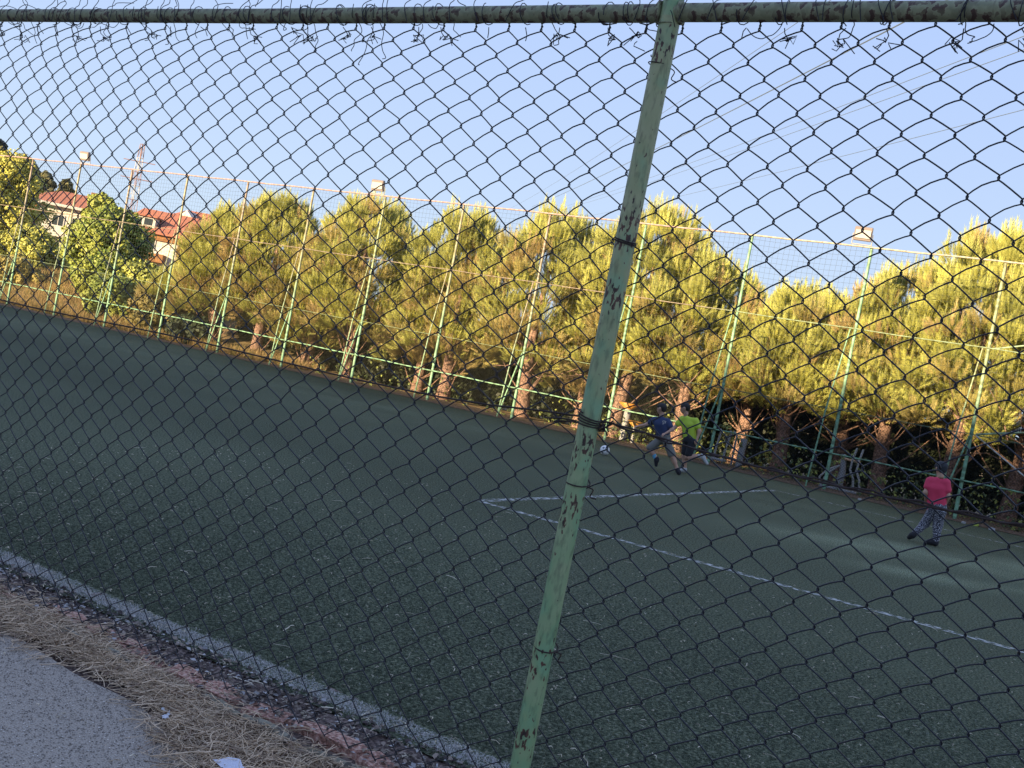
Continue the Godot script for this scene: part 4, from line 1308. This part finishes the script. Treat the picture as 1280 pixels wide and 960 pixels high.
	for k in 9000:
		var pz := -3.80 + rng.randfn() * 0.048
		if pz < -3.93 or pz > -3.66: continue
		var px := rnd(-8.5, 1.6)
		var sc := rnd(0.010, 0.02)
		if wear.get_noise_2d(px * 2.0, pz * 4.0) < 0.02 and rng.randf() < 0.75: continue
		xf.append(Transform3D(Basis(Vector3.UP, rnd(0, TAU)).scaled(Vector3(sc, sc * 0.7, sc)), Vector3(px, 0.0, pz)))
		var g := rnd(0.7, 1.15)
		cols.append(Color(0.58 * g, 0.55 * g, 0.53 * g))
	tag(many("white_turf_fibres", tuft, M.turf_blade, xf, cols), "worn white turf fibres of the near touch line", "turf")

func small_things() -> void:
	# ball
	var t := thing("football", "scuffed white and grey football rolling beside the green post", "ball", Vector3(-9.72, 0.11, -21.19))
	var b := MB.new()
	b.ball(Vector3.ZERO, Vector3.ONE * 0.11, 24, 16)
	put("shell", b.mesh(), mat(lin(0.8, 0.8, 0.8), 0.4), t)
	var gold := (1.0 + sqrt(5.0)) / 2.0
	for d in [Vector3(0, 1, gold), Vector3(0, 1, -gold), Vector3(0, -1, gold), Vector3(0, -1, -gold), Vector3(1, gold, 0), Vector3(-1, gold, 0), Vector3(1, -gold, 0), Vector3(-1, -gold, 0), Vector3(gold, 0, 1), Vector3(-gold, 0, 1), Vector3(gold, 0, -1), Vector3(-gold, 0, -1)]:
		var n: Vector3 = d.normalized()
		var u := n.cross(Vector3(0.3, 0.5, 0.8)).normalized()
		var w := n.cross(u)
		var pb := MB.new()
		for k in 5:
			var a := TAU * k / 5
			var a2 := TAU * (k + 1) / 5
			pb.tri(n * 0.1125, (n + (u * cos(a) + w * sin(a)) * 0.27).normalized() * 0.1113, (n + (u * cos(a2) + w * sin(a2)) * 0.27).normalized() * 0.1113)
		put("panel", pb.mesh(), mat(lin(0.2, 0.21, 0.22), 0.45), t)
	# paper scraps and litter
	var lit := [
		[Vector3(-2.47, 0.04, -2.83), Vector3(0.17, 0.10, 0.0), "torn white paper sheet on the straw at the bottom edge", lin(0.62, 0.62, 0.72)],
		[Vector3(-2.97, 0.03, -2.95), Vector3(0.03, 0.028, 0.6), "small white paper scrap standing in the straw by the asphalt", lin(0.7, 0.7, 0.75)],
		[Vector3(-3.03, 0.03, -2.99), Vector3(0.035, 0.015, 0.0), "tiny white scrap lying in the straw above the other scrap", lin(0.6, 0.6, 0.62)]]
	for e in lit:
		var pb := MB.new()
		var nx := 6
		var pr := RandomNumberGenerator.new(); pr.seed = int(e[0].x * 100) + 1000
		var rows := []
		for j in 4:
			var row := []
			for i in nx:
				row.append(Vector3((i / float(nx - 1) - 0.5) * e[1].x, pr.randf_range(0, 0.012) + (j / 3.0) * e[1].z * e[1].y, -(j / 3.0 - 0.5) * e[1].y * (1.0 - 0.45 * i / nx) + pr.randf_range(-0.006, 0.006)))
			rows.append(row)
		for j in 3:
			for i in nx - 1:
				pb.quad(rows[j][i], rows[j][i + 1], rows[j + 1][i + 1], rows[j + 1][i])
				pb.quad(rows[j][i] - Vector3(0, 0.0012, 0), rows[j + 1][i] - Vector3(0, 0.0012, 0), rows[j + 1][i + 1] - Vector3(0, 0.0012, 0), rows[j][i + 1] - Vector3(0, 0.0012, 0))
		var o := put("paper_scrap", pb.mesh(), mat(e[3], 0.8))
		o.position = e[0]
		o.rotation.y = -0.25
		tag(o, e[2], "paper scrap")
	# crumpled litter at the foot of the far fence
	var far_l := [[-2.15, -25.5, 0.055, lin(0.4, 0.4, 0.42), "crumpled white plastic bag by the far fence right of the red shirt boy"], [-2.75, -25.6, 0.04, lin(0.35, 0.35, 0.35), "small white wrapper at the foot of the last fence post"], [-5.05, -25.6, 0.035, lin(0.4, 0.4, 0.4), "white wrapper on the turf edge between cross trainer and boy in red"], [-2.5, -25.7, 0.05, lin(0.35, 0.4, 0.05), "yellow wrapper on the turf edge behind the boy in red"]]
	for e in far_l:
		var o := put("crumpled_wrapper", rough_block(Vector3(e[2] * 2.2, e[2] * 1.2, e[2] * 1.5), int(-e[0] * 100)), mat(e[3], 0.6))
		o.position = Vector3(e[0], e[2] * 0.5, e[1])
		tag(o, e[4], "litter")

# ---------------------------------------------------------------- people: smooth-joined tapered capsules meshed as surface nets
func blob(b: MB, bones: Array, cell: float, k: float, cut_low := -9.0) -> void:
	var lo := Vector3.ONE * 1e9
	var hi := -lo
	for e in bones:
		var m: float = maxf(e[2], e[3]) + 3.0 * k + cell * 2
		for q in [e[0], e[1]]:
			lo = lo.min(q - Vector3.ONE * m); hi = hi.max(q + Vector3.ONE * m)
	lo.y = maxf(lo.y, cut_low - cell * 2)
	var n := Vector3i(((hi - lo) / cell).ceil()) + Vector3i.ONE
	var f := PackedFloat32Array()
	f.resize(n.x * n.y * n.z)
	for e in bones:
		var a: Vector3 = e[0]
		var d: Vector3 = e[1] - e[0]
		var dd := maxf(d.length_squared(), 1e-9)
		var r0: float = e[2]
		var dr: float = e[3] - e[2]
		var m: float = maxf(e[2], e[3]) + 4.0 * k
		var i0 := Vector3i(((a.min(e[1]) - Vector3.ONE * m - lo) / cell).floor()).clamp(Vector3i.ZERO, n - Vector3i.ONE)
		var i1 := Vector3i(((a.max(e[1]) + Vector3.ONE * m - lo) / cell).ceil()).clamp(Vector3i.ZERO, n - Vector3i.ONE)
		for z in range(i0.z, i1.z + 1):
			for y in range(i0.y, i1.y + 1):
				var row := (z * n.y + y) * n.x
				for x in range(i0.x, i1.x + 1):
					var p := lo + Vector3(x, y, z) * cell - a
					var t := clampf(p.dot(d) / dd, 0.0, 1.0)
					var dist := (p - d * t).length() - (r0 + dr * t)
					if dist < 4.0 * k: f[row + x] += exp(-dist / k)
	if cut_low > -5.0:
		for z in n.z:
			for y in n.y:
				if lo.y + y * cell < cut_low:
					for x in n.x: f[(z * n.y + y) * n.x + x] = 0.0
	# surface nets at f = 1; the field used is log f so that crossings sit right
	var at_cell := PackedInt32Array()
	at_cell.resize(n.x * n.y * n.z)
	at_cell.fill(-1)
	var off := [0, 1, n.x, n.x + 1, n.x * n.y, n.x * n.y + 1, n.x * n.y + n.x, n.x * n.y + n.x + 1]
	for z in n.z - 1:
		for y in n.y - 1:
			var row := (z * n.y + y) * n.x
			for x in n.x - 1:
				var i := row + x
				var cnt := 0
				for o in off:
					if f[i + o] >= 1.0: cnt += 1
				if cnt == 0 or cnt == 8: continue
				var g := PackedFloat32Array()
				for o in off: g.append(-k * log(maxf(f[i + o], 1e-7)))
				var s := Vector3.ZERO
				var c := 0
				for e in [[0, 1], [2, 3], [4, 5], [6, 7], [0, 2], [1, 3], [4, 6], [5, 7], [0, 4], [1, 5], [2, 6], [3, 7]]:
					var ga := g[e[0]]
					var gb := g[e[1]]
					if (ga <= 0.0) != (gb <= 0.0):
						var t := ga / (ga - gb)
						var pa := Vector3(e[0] & 1, (e[0] >> 1) & 1, (e[0] >> 2) & 1)
						var pb := Vector3(e[1] & 1, (e[1] >> 1) & 1, (e[1] >> 2) & 1)
						s += pa.lerp(pb, t); c += 1
				var nn := Vector3(g[1] + g[3] + g[5] + g[7] - g[0] - g[2] - g[4] - g[6], g[2] + g[3] + g[6] + g[7] - g[0] - g[1] - g[4] - g[5], g[4] + g[5] + g[6] + g[7] - g[0] - g[1] - g[2] - g[3])
				nn = nn.normalized() if nn.length() > 1e-9 else Vector3.UP
				at_cell[i] = b.vert(lo + (Vector3(x, y, z) + s / c) * cell, nn)
	var step := [1, n.x, n.x * n.y]
	for z in range(1, n.z - 1):
		for y in range(1, n.y - 1):
			for x in range(1, n.x - 1):
				var i := (z * n.y + y) * n.x + x
				var ins := f[i] >= 1.0
				for ax in 3:
					if ins == (f[i + step[ax]] >= 1.0): continue
					var u: int = step[(ax + 1) % 3]
					var w: int = step[(ax + 2) % 3]
					var q := [at_cell[i - u - w], at_cell[i - w], at_cell[i], at_cell[i - u]]
					if q.min() < 0: continue
					if ins: b.ix.append_array([q[0], q[2], q[1], q[0], q[3], q[2]])
					else: b.ix.append_array([q[0], q[1], q[2], q[0], q[2], q[3]])

func hand_bones(wrist: Vector3, dir: Vector3, side: Vector3, s: float) -> Array:
	# palm and five separate curled fingers
	var d := dir.normalized()
	var sd := (side - d * side.dot(d)).normalized()
	var nm := d.cross(sd)
	var out := [[wrist, wrist + d * 0.05 * s, 0.017 * s, 0.02 * s], [wrist + d * 0.03 * s + sd * 0.016 * s, wrist + d * 0.065 * s + sd * 0.02 * s, 0.014 * s, 0.012 * s], [wrist + d * 0.03 * s - sd * 0.016 * s, wrist + d * 0.065 * s - sd * 0.02 * s, 0.014 * s, 0.012 * s]]
	var len := [0.052, 0.062, 0.057, 0.044]
	for k in 4:
		var o: Vector3 = wrist + d * 0.068 * s + sd * (0.027 - 0.018 * k) * s
		var l: float = len[k] * s
		var m := o + d * l * 0.5 + nm * l * 0.2
		out.append([o, m, 0.0078 * s, 0.007 * s])
		out.append([m, m + d * l * 0.3 + nm * l * 0.42, 0.007 * s, 0.006 * s])
	var th := wrist + d * 0.02 * s + sd * 0.024 * s
	out.append([th, th + (d * 0.6 + sd * 0.8) * 0.03 * s, 0.0095 * s, 0.0085 * s])
	out.append([th + (d * 0.6 + sd * 0.8) * 0.03 * s, th + (d * 0.6 + sd * 0.8) * 0.03 * s + d * 0.026 * s, 0.0085 * s, 0.007 * s])
	return out

func person(label: String, where: Vector3, yaw: float, J: Dictionary, face: Vector3, look: Dictionary) -> void:
	var t := thing("person", label, "person", where, yaw, "")
	var F := face.normalized()
	var S := F.cross(Vector3.UP).normalized()
	var U := S.cross(F)
	var hd: Vector3 = J.head
	var k := 0.018
	# skin
	var sk := MB.new()
	var bones := [
		[J.pel, J.chest, 0.065, 0.075],
		[J.neck + Vector3(0, -0.05, 0), hd + Vector3(0, -0.04, 0), 0.042, 0.04],
		[J.shL, J.elL, 0.043, 0.034], [J.elL, J.haL, 0.033, 0.023],
		[J.shR, J.elR, 0.043, 0.034], [J.elR, J.haR, 0.033, 0.023],
		[J.hipL, J.knL, 0.075, 0.05], [J.knL, J.anL, 0.05, 0.032], [J.knL + (J.anL - J.knL) * 0.12, J.knL + (J.anL - J.knL) * 0.45, 0.046, 0.045],
		[J.hipR, J.knR, 0.075, 0.05], [J.knR, J.anR, 0.05, 0.032], [J.knR + (J.anR - J.knR) * 0.12, J.knR + (J.anR - J.knR) * 0.45, 0.046, 0.045],
		[J.shL, J.chest, 0.045, 0.06], [J.shR, J.chest, 0.045, 0.06],
		[J.anL, J.anL + (J.toL - J.anL) * 0.7, 0.033, 0.03], [J.anR, J.anR + (J.toR - J.anR) * 0.7, 0.033, 0.03]]
	blob(sk, bones, 0.014, k)
	var hb := [
		[hd + U * 0.028 - F * 0.012, hd + U * 0.03 + F * 0.005, 0.083, 0.080],
		[hd - U * 0.035 + F * 0.03, hd - U * 0.065 + F * 0.045, 0.055, 0.035],
		[hd - U * 0.01 + F * 0.082, hd - U * 0.022 + F * 0.098, 0.011, 0.013],
		[hd + U * 0.012 + F * 0.07 + S * 0.03, hd + U * 0.012 + F * 0.07 - S * 0.03, 0.015, 0.015],
		[hd - U * 0.05 + F * 0.072 + S * 0.012, hd - U * 0.05 + F * 0.072 - S * 0.012, 0.009, 0.009],
		[hd - U * 0.01 + S * 0.082, hd + U * 0.015 + S * 0.086 - F * 0.012, 0.012, 0.014],
		[hd - U * 0.01 - S * 0.082, hd + U * 0.015 - S * 0.086 - F * 0.012, 0.012, 0.014],
		[hd - U * 0.04 - F * 0.02, hd - U * 0.11 - F * 0.03, 0.045, 0.042]]
	blob(sk, hb, 0.007, 0.009)
	blob(sk, hand_bones(J.haL, J.haL - J.elL, F, 0.85), 0.0045, 0.004)
	blob(sk, hand_bones(J.haR, J.haR - J.elR, F, 0.85), 0.0045, 0.004)
	var body := put("body", sk.mesh(), M.skin, t)
	for s in [-1.0, 1.0]:
		var eb := MB.new()
		eb.ball(hd + U * 0.0 + F * 0.074 + S * 0.03 * s, Vector3.ONE * 0.011, 8, 6)
		put("eye", eb.mesh(), M.eye, body)
	# hair
	var hr := MB.new()
	var hc := [[hd + U * 0.045 - F * 0.03, hd + U * 0.05 + F * 0.01, 0.086, 0.082], [hd + U * 0.0 - F * 0.05, hd + U * 0.03 - F * 0.04, 0.062, 0.07]]
	if look.get("cap", false):
		hc = [[hd + U * 0.045 - F * 0.022, hd + U * 0.05 + F * 0.02, 0.094, 0.09], [hd + U * 0.045 + F * 0.07, hd + U * 0.035 + F * 0.14, 0.035, 0.02], [hd + U * 0.045 + F * 0.07 + S * 0.04, hd + U * 0.035 + F * 0.12 + S * 0.03, 0.02, 0.012], [hd + U * 0.045 + F * 0.07 - S * 0.04, hd + U * 0.035 + F * 0.12 - S * 0.03, 0.02, 0.012], [hd - F * 0.05, hd + U * 0.03 - F * 0.045, 0.062, 0.07]]
	blob(hr, hc, 0.009, 0.010)
	put("cap" if look.get("cap", false) else "hair", hr.mesh(), look.hair, t)
	# shirt: torso, loose hem and short sleeves
	var sh := MB.new()
	var low: Vector3 = J.pel + Vector3(0, look.hem, 0)
	var w: Vector3 = (J.shR - J.shL).normalized()
	var sb := [
		[low - w * 0.055, J.chest - w * 0.06, 0.088, 0.098], [low + w * 0.055, J.chest + w * 0.06, 0.088, 0.098],
		[J.chest, J.neck + Vector3(0, -0.065, 0), 0.1, 0.062],
		[J.shL - w * -0.01, J.shR - w * 0.01, 0.062, 0.062],
		[J.shL, J.shL.lerp(J.elL, look.sleeve), 0.062, 0.066], [J.shR, J.shR.lerp(J.elR, look.sleeve), 0.062, 0.066]]
	blob(sh, sb, 0.013, 0.016)
	var wr := FastNoiseLite.new(); wr.seed = 5; wr.frequency = 9.0
	for i in sh.v.size(): sh.v[i] += sh.n[i] * wr.get_noise_3dv(sh.v[i] * Vector3(1, 0.6, 1)) * 0.012
	var shirt := put("shirt", sh.mesh(), look.shirt, t)
	if look.has("print"):
		var pb := MB.new()
		var o: Vector3 = J.chest + Vector3(0.05, 0.03, 0.118)
		for st in [[0.0, 0.035, 0.012, 0.06], [0.028, 0.03, 0.02, 0.05], [-0.026, 0.04, 0.016, 0.045], [0.01, -0.02, 0.07, 0.014], [0.0, 0.0, 0.05, 0.012]]:
			pb.box(at(o + Vector3(st[0], st[1], 0), Basis(Vector3.BACK, -0.15)), Vector3(st[2], st[3], 0.012), 0.002)
		put("print", pb.mesh(), M.white, shirt)
	# trousers or shorts
	var pn := MB.new()
	var lg: float = look.leg
	var pl := [[J.pel - w * 0.04, J.pel + w * 0.04, 0.1, 0.1], [J.pel + Vector3(0, 0.06, 0) - w * 0.04, J.pel + Vector3(0, 0.06, 0) + w * 0.04, 0.088, 0.088],
		[J.hipL, J.hipL.lerp(J.knL, minf(lg, 1.0)), 0.088, look.cuff], [J.hipR, J.hipR.lerp(J.knR, minf(lg, 1.0)), 0.088, look.cuff]]
	if lg > 1.0:
		pl.append([J.knL, J.knL.lerp(J.anL, lg - 1.0), look.cuff, 0.052]); pl.append([J.knR, J.knR.lerp(J.anR, lg - 1.0), look.cuff, 0.052])
	blob(pn, pl, 0.013, 0.014)
	for i in pn.v.size(): pn.v[i] += pn.n[i] * wr.get_noise_3dv(pn.v[i] * 1.2 + Vector3(5, 0, 0)) * 0.012
	put("trousers" if lg > 1.0 else "shorts", pn.mesh(), look.pants, t)
	# socks and shoes
	for f in [[J.knL, J.anL, J.toL, "sockL"], [J.knR, J.anR, J.toR, "sockR"]]:
		if look.has(f[3]):
			var so := MB.new()
			blob(so, [[f[0].lerp(f[1], look[f[3]][1]), f[1] + (f[2] - f[1]) * 0.15, 0.046, 0.041]], 0.01, 0.01)
			put("sock", so.mesh(), look[f[3]][0], t)
		var sm := MB.new()
		var dn: Vector3 = (f[2] - f[1])
		var fl := dn.normalized()
		blob(sm, [[f[1] + fl * 0.0, f[1] + fl * 0.05, 0.043, 0.042], [f[1] + fl * 0.05, f[2], 0.042, 0.034], [f[1] - (f[0] - f[1]).normalized() * -0.0, f[1] + (f[1] - f[0]).normalized() * 0.03, 0.04, 0.042]], 0.01, 0.012)
		put("shoe", sm.mesh(), look.shoe, t)

func people() -> void:
	var navy := mat(lin(0.028, 0.045, 0.11), 0.85)
	var grey := mat(lin(0.16, 0.155, 0.14), 0.85)
	var lime := mat(lin(0.42, 0.56, 0.05), 0.8)
	var black := mat(lin(0.014, 0.014, 0.02), 0.8)
	var red := mat(lin(0.60, 0.04, 0.10), 0.8)
	var patt := mat(Color.WHITE, 0.85)
	patt.albedo_texture = noise_tex(0.055, [[0.0, lin(0.016, 0.018, 0.035)], [0.64, lin(0.016, 0.018, 0.035)], [0.67, lin(0.5, 0.5, 0.55)], [1.0, lin(0.5, 0.5, 0.55)]], 256, 2, FastNoiseLite.TYPE_SIMPLEX, 3)
	world_tri(patt, 2.4, false)
	var blue_sock := mat(lin(0.12, 0.38, 0.6), 0.8)
	var grey_sock := mat(lin(0.42, 0.43, 0.43), 0.8)
	var cap := mat(lin(0.02, 0.022, 0.028), 0.8)
	for m in [navy, grey, lime, black, red, patt]:
		m.rim_enabled = true; m.rim = 0.3; m.rim_tint = 0.6
	person("boy in navy shirt and grey shorts sprinting left toward the ball", Vector3(-7.672, 0, -20.604), deg_to_rad(20.4), {
		"head": Vector3(-0.63, 1.265, 0.0), "neck": Vector3(-0.60, 1.13, 0.0), "chest": Vector3(-0.575, 0.96, 0.0), "pel": Vector3(-0.47, 0.68, 0.0),
		"shL": Vector3(-0.73, 1.02, -0.06), "shR": Vector3(-0.46, 1.04, 0.05), "elL": Vector3(-0.86, 0.90, -0.12), "haL": Vector3(-1.03, 0.83, -0.02),
		"elR": Vector3(-0.33, 0.90, 0.10), "haR": Vector3(-0.45, 0.80, 0.2), "hipL": Vector3(-0.53, 0.64, -0.05), "hipR": Vector3(-0.40, 0.64, 0.05),
		"knL": Vector3(-0.72, 0.42, -0.05), "anL": Vector3(-0.54, 0.24, -0.04), "toL": Vector3(-0.52, 0.10, -0.05),
		"knR": Vector3(-0.24, 0.38, 0.05), "anR": Vector3(-0.07, 0.10, 0.04), "toR": Vector3(-0.02, 0.035, 0.06)},
		Vector3(-0.85, -0.12, -0.45), {"hair": M.hair, "shirt": navy, "hem": 0.0, "sleeve": 0.55, "pants": grey, "leg": 0.93, "cuff": 0.085, "shoe": black, "sockL": [blue_sock, 0.62], "print": true})
	person("boy in lime yellow shirt and black shorts running left behind the other boy", Vector3(-7.837, 0, -21.264), deg_to_rad(20.2), {
		"head": Vector3(-0.24, 1.36, 0.0), "neck": Vector3(-0.18, 1.23, 0.0), "chest": Vector3(-0.10, 1.04, 0.0), "pel": Vector3(-0.02, 0.72, 0.0),
		"shL": Vector3(-0.26, 1.13, -0.06), "shR": Vector3(0.03, 1.15, 0.05), "elL": Vector3(-0.38, 0.92, -0.04), "haL": Vector3(-0.5, 0.84, 0.06),
		"elR": Vector3(0.15, 0.95, 0.1), "haR": Vector3(0.13, 0.76, 0.14), "hipL": Vector3(-0.07, 0.68, -0.05), "hipR": Vector3(0.05, 0.69, 0.05),
		"knL": Vector3(-0.06, 0.38, -0.06), "anL": Vector3(0.0, 0.09, -0.05), "toL": Vector3(-0.10, 0.035, -0.04),
		"knR": Vector3(0.02, 0.36, 0.05), "anR": Vector3(0.30, 0.45, 0.04), "toR": Vector3(0.43, 0.31, 0.04)},
		Vector3(-0.92, -0.2, -0.22), {"hair": M.hair, "shirt": lime, "hem": 0.03, "sleeve": 0.55, "pants": black, "leg": 0.8, "cuff": 0.082, "shoe": grey_sock, "sockR": [grey_sock, 0.75]})
	person("child in red shirt and dark patterned trousers walking left, seen from behind", Vector3(-2.327, 0, -18.332), deg_to_rad(7.2), {
		"head": Vector3(-0.13, 1.245, 0.0), "neck": Vector3(-0.135, 1.12, 0.0), "chest": Vector3(-0.125, 0.93, 0.0), "pel": Vector3(-0.07, 0.61, 0.0),
		"shL": Vector3(-0.255, 1.03, -0.02), "shR": Vector3(-0.01, 1.05, 0.02), "elL": Vector3(-0.285, 0.83, 0.02), "haL": Vector3(-0.25, 0.66, -0.1),
		"elR": Vector3(0.055, 0.84, 0.03), "haR": Vector3(0.04, 0.69, -0.1), "hipL": Vector3(-0.12, 0.57, -0.02), "hipR": Vector3(-0.01, 0.57, 0.02),
		"knL": Vector3(-0.21, 0.32, -0.06), "anL": Vector3(-0.33, 0.13, 0.05), "toL": Vector3(-0.40, 0.05, 0.02),
		"knR": Vector3(-0.01, 0.32, -0.02), "anR": Vector3(0.01, 0.08, 0.02), "toR": Vector3(-0.10, 0.035, -0.02)},
		Vector3(-0.55, -0.1, -0.83), {"hair": cap, "cap": true, "shirt": red, "hem": -0.02, "sleeve": 0.5, "pants": patt, "leg": 1.92, "cuff": 0.07, "shoe": black})
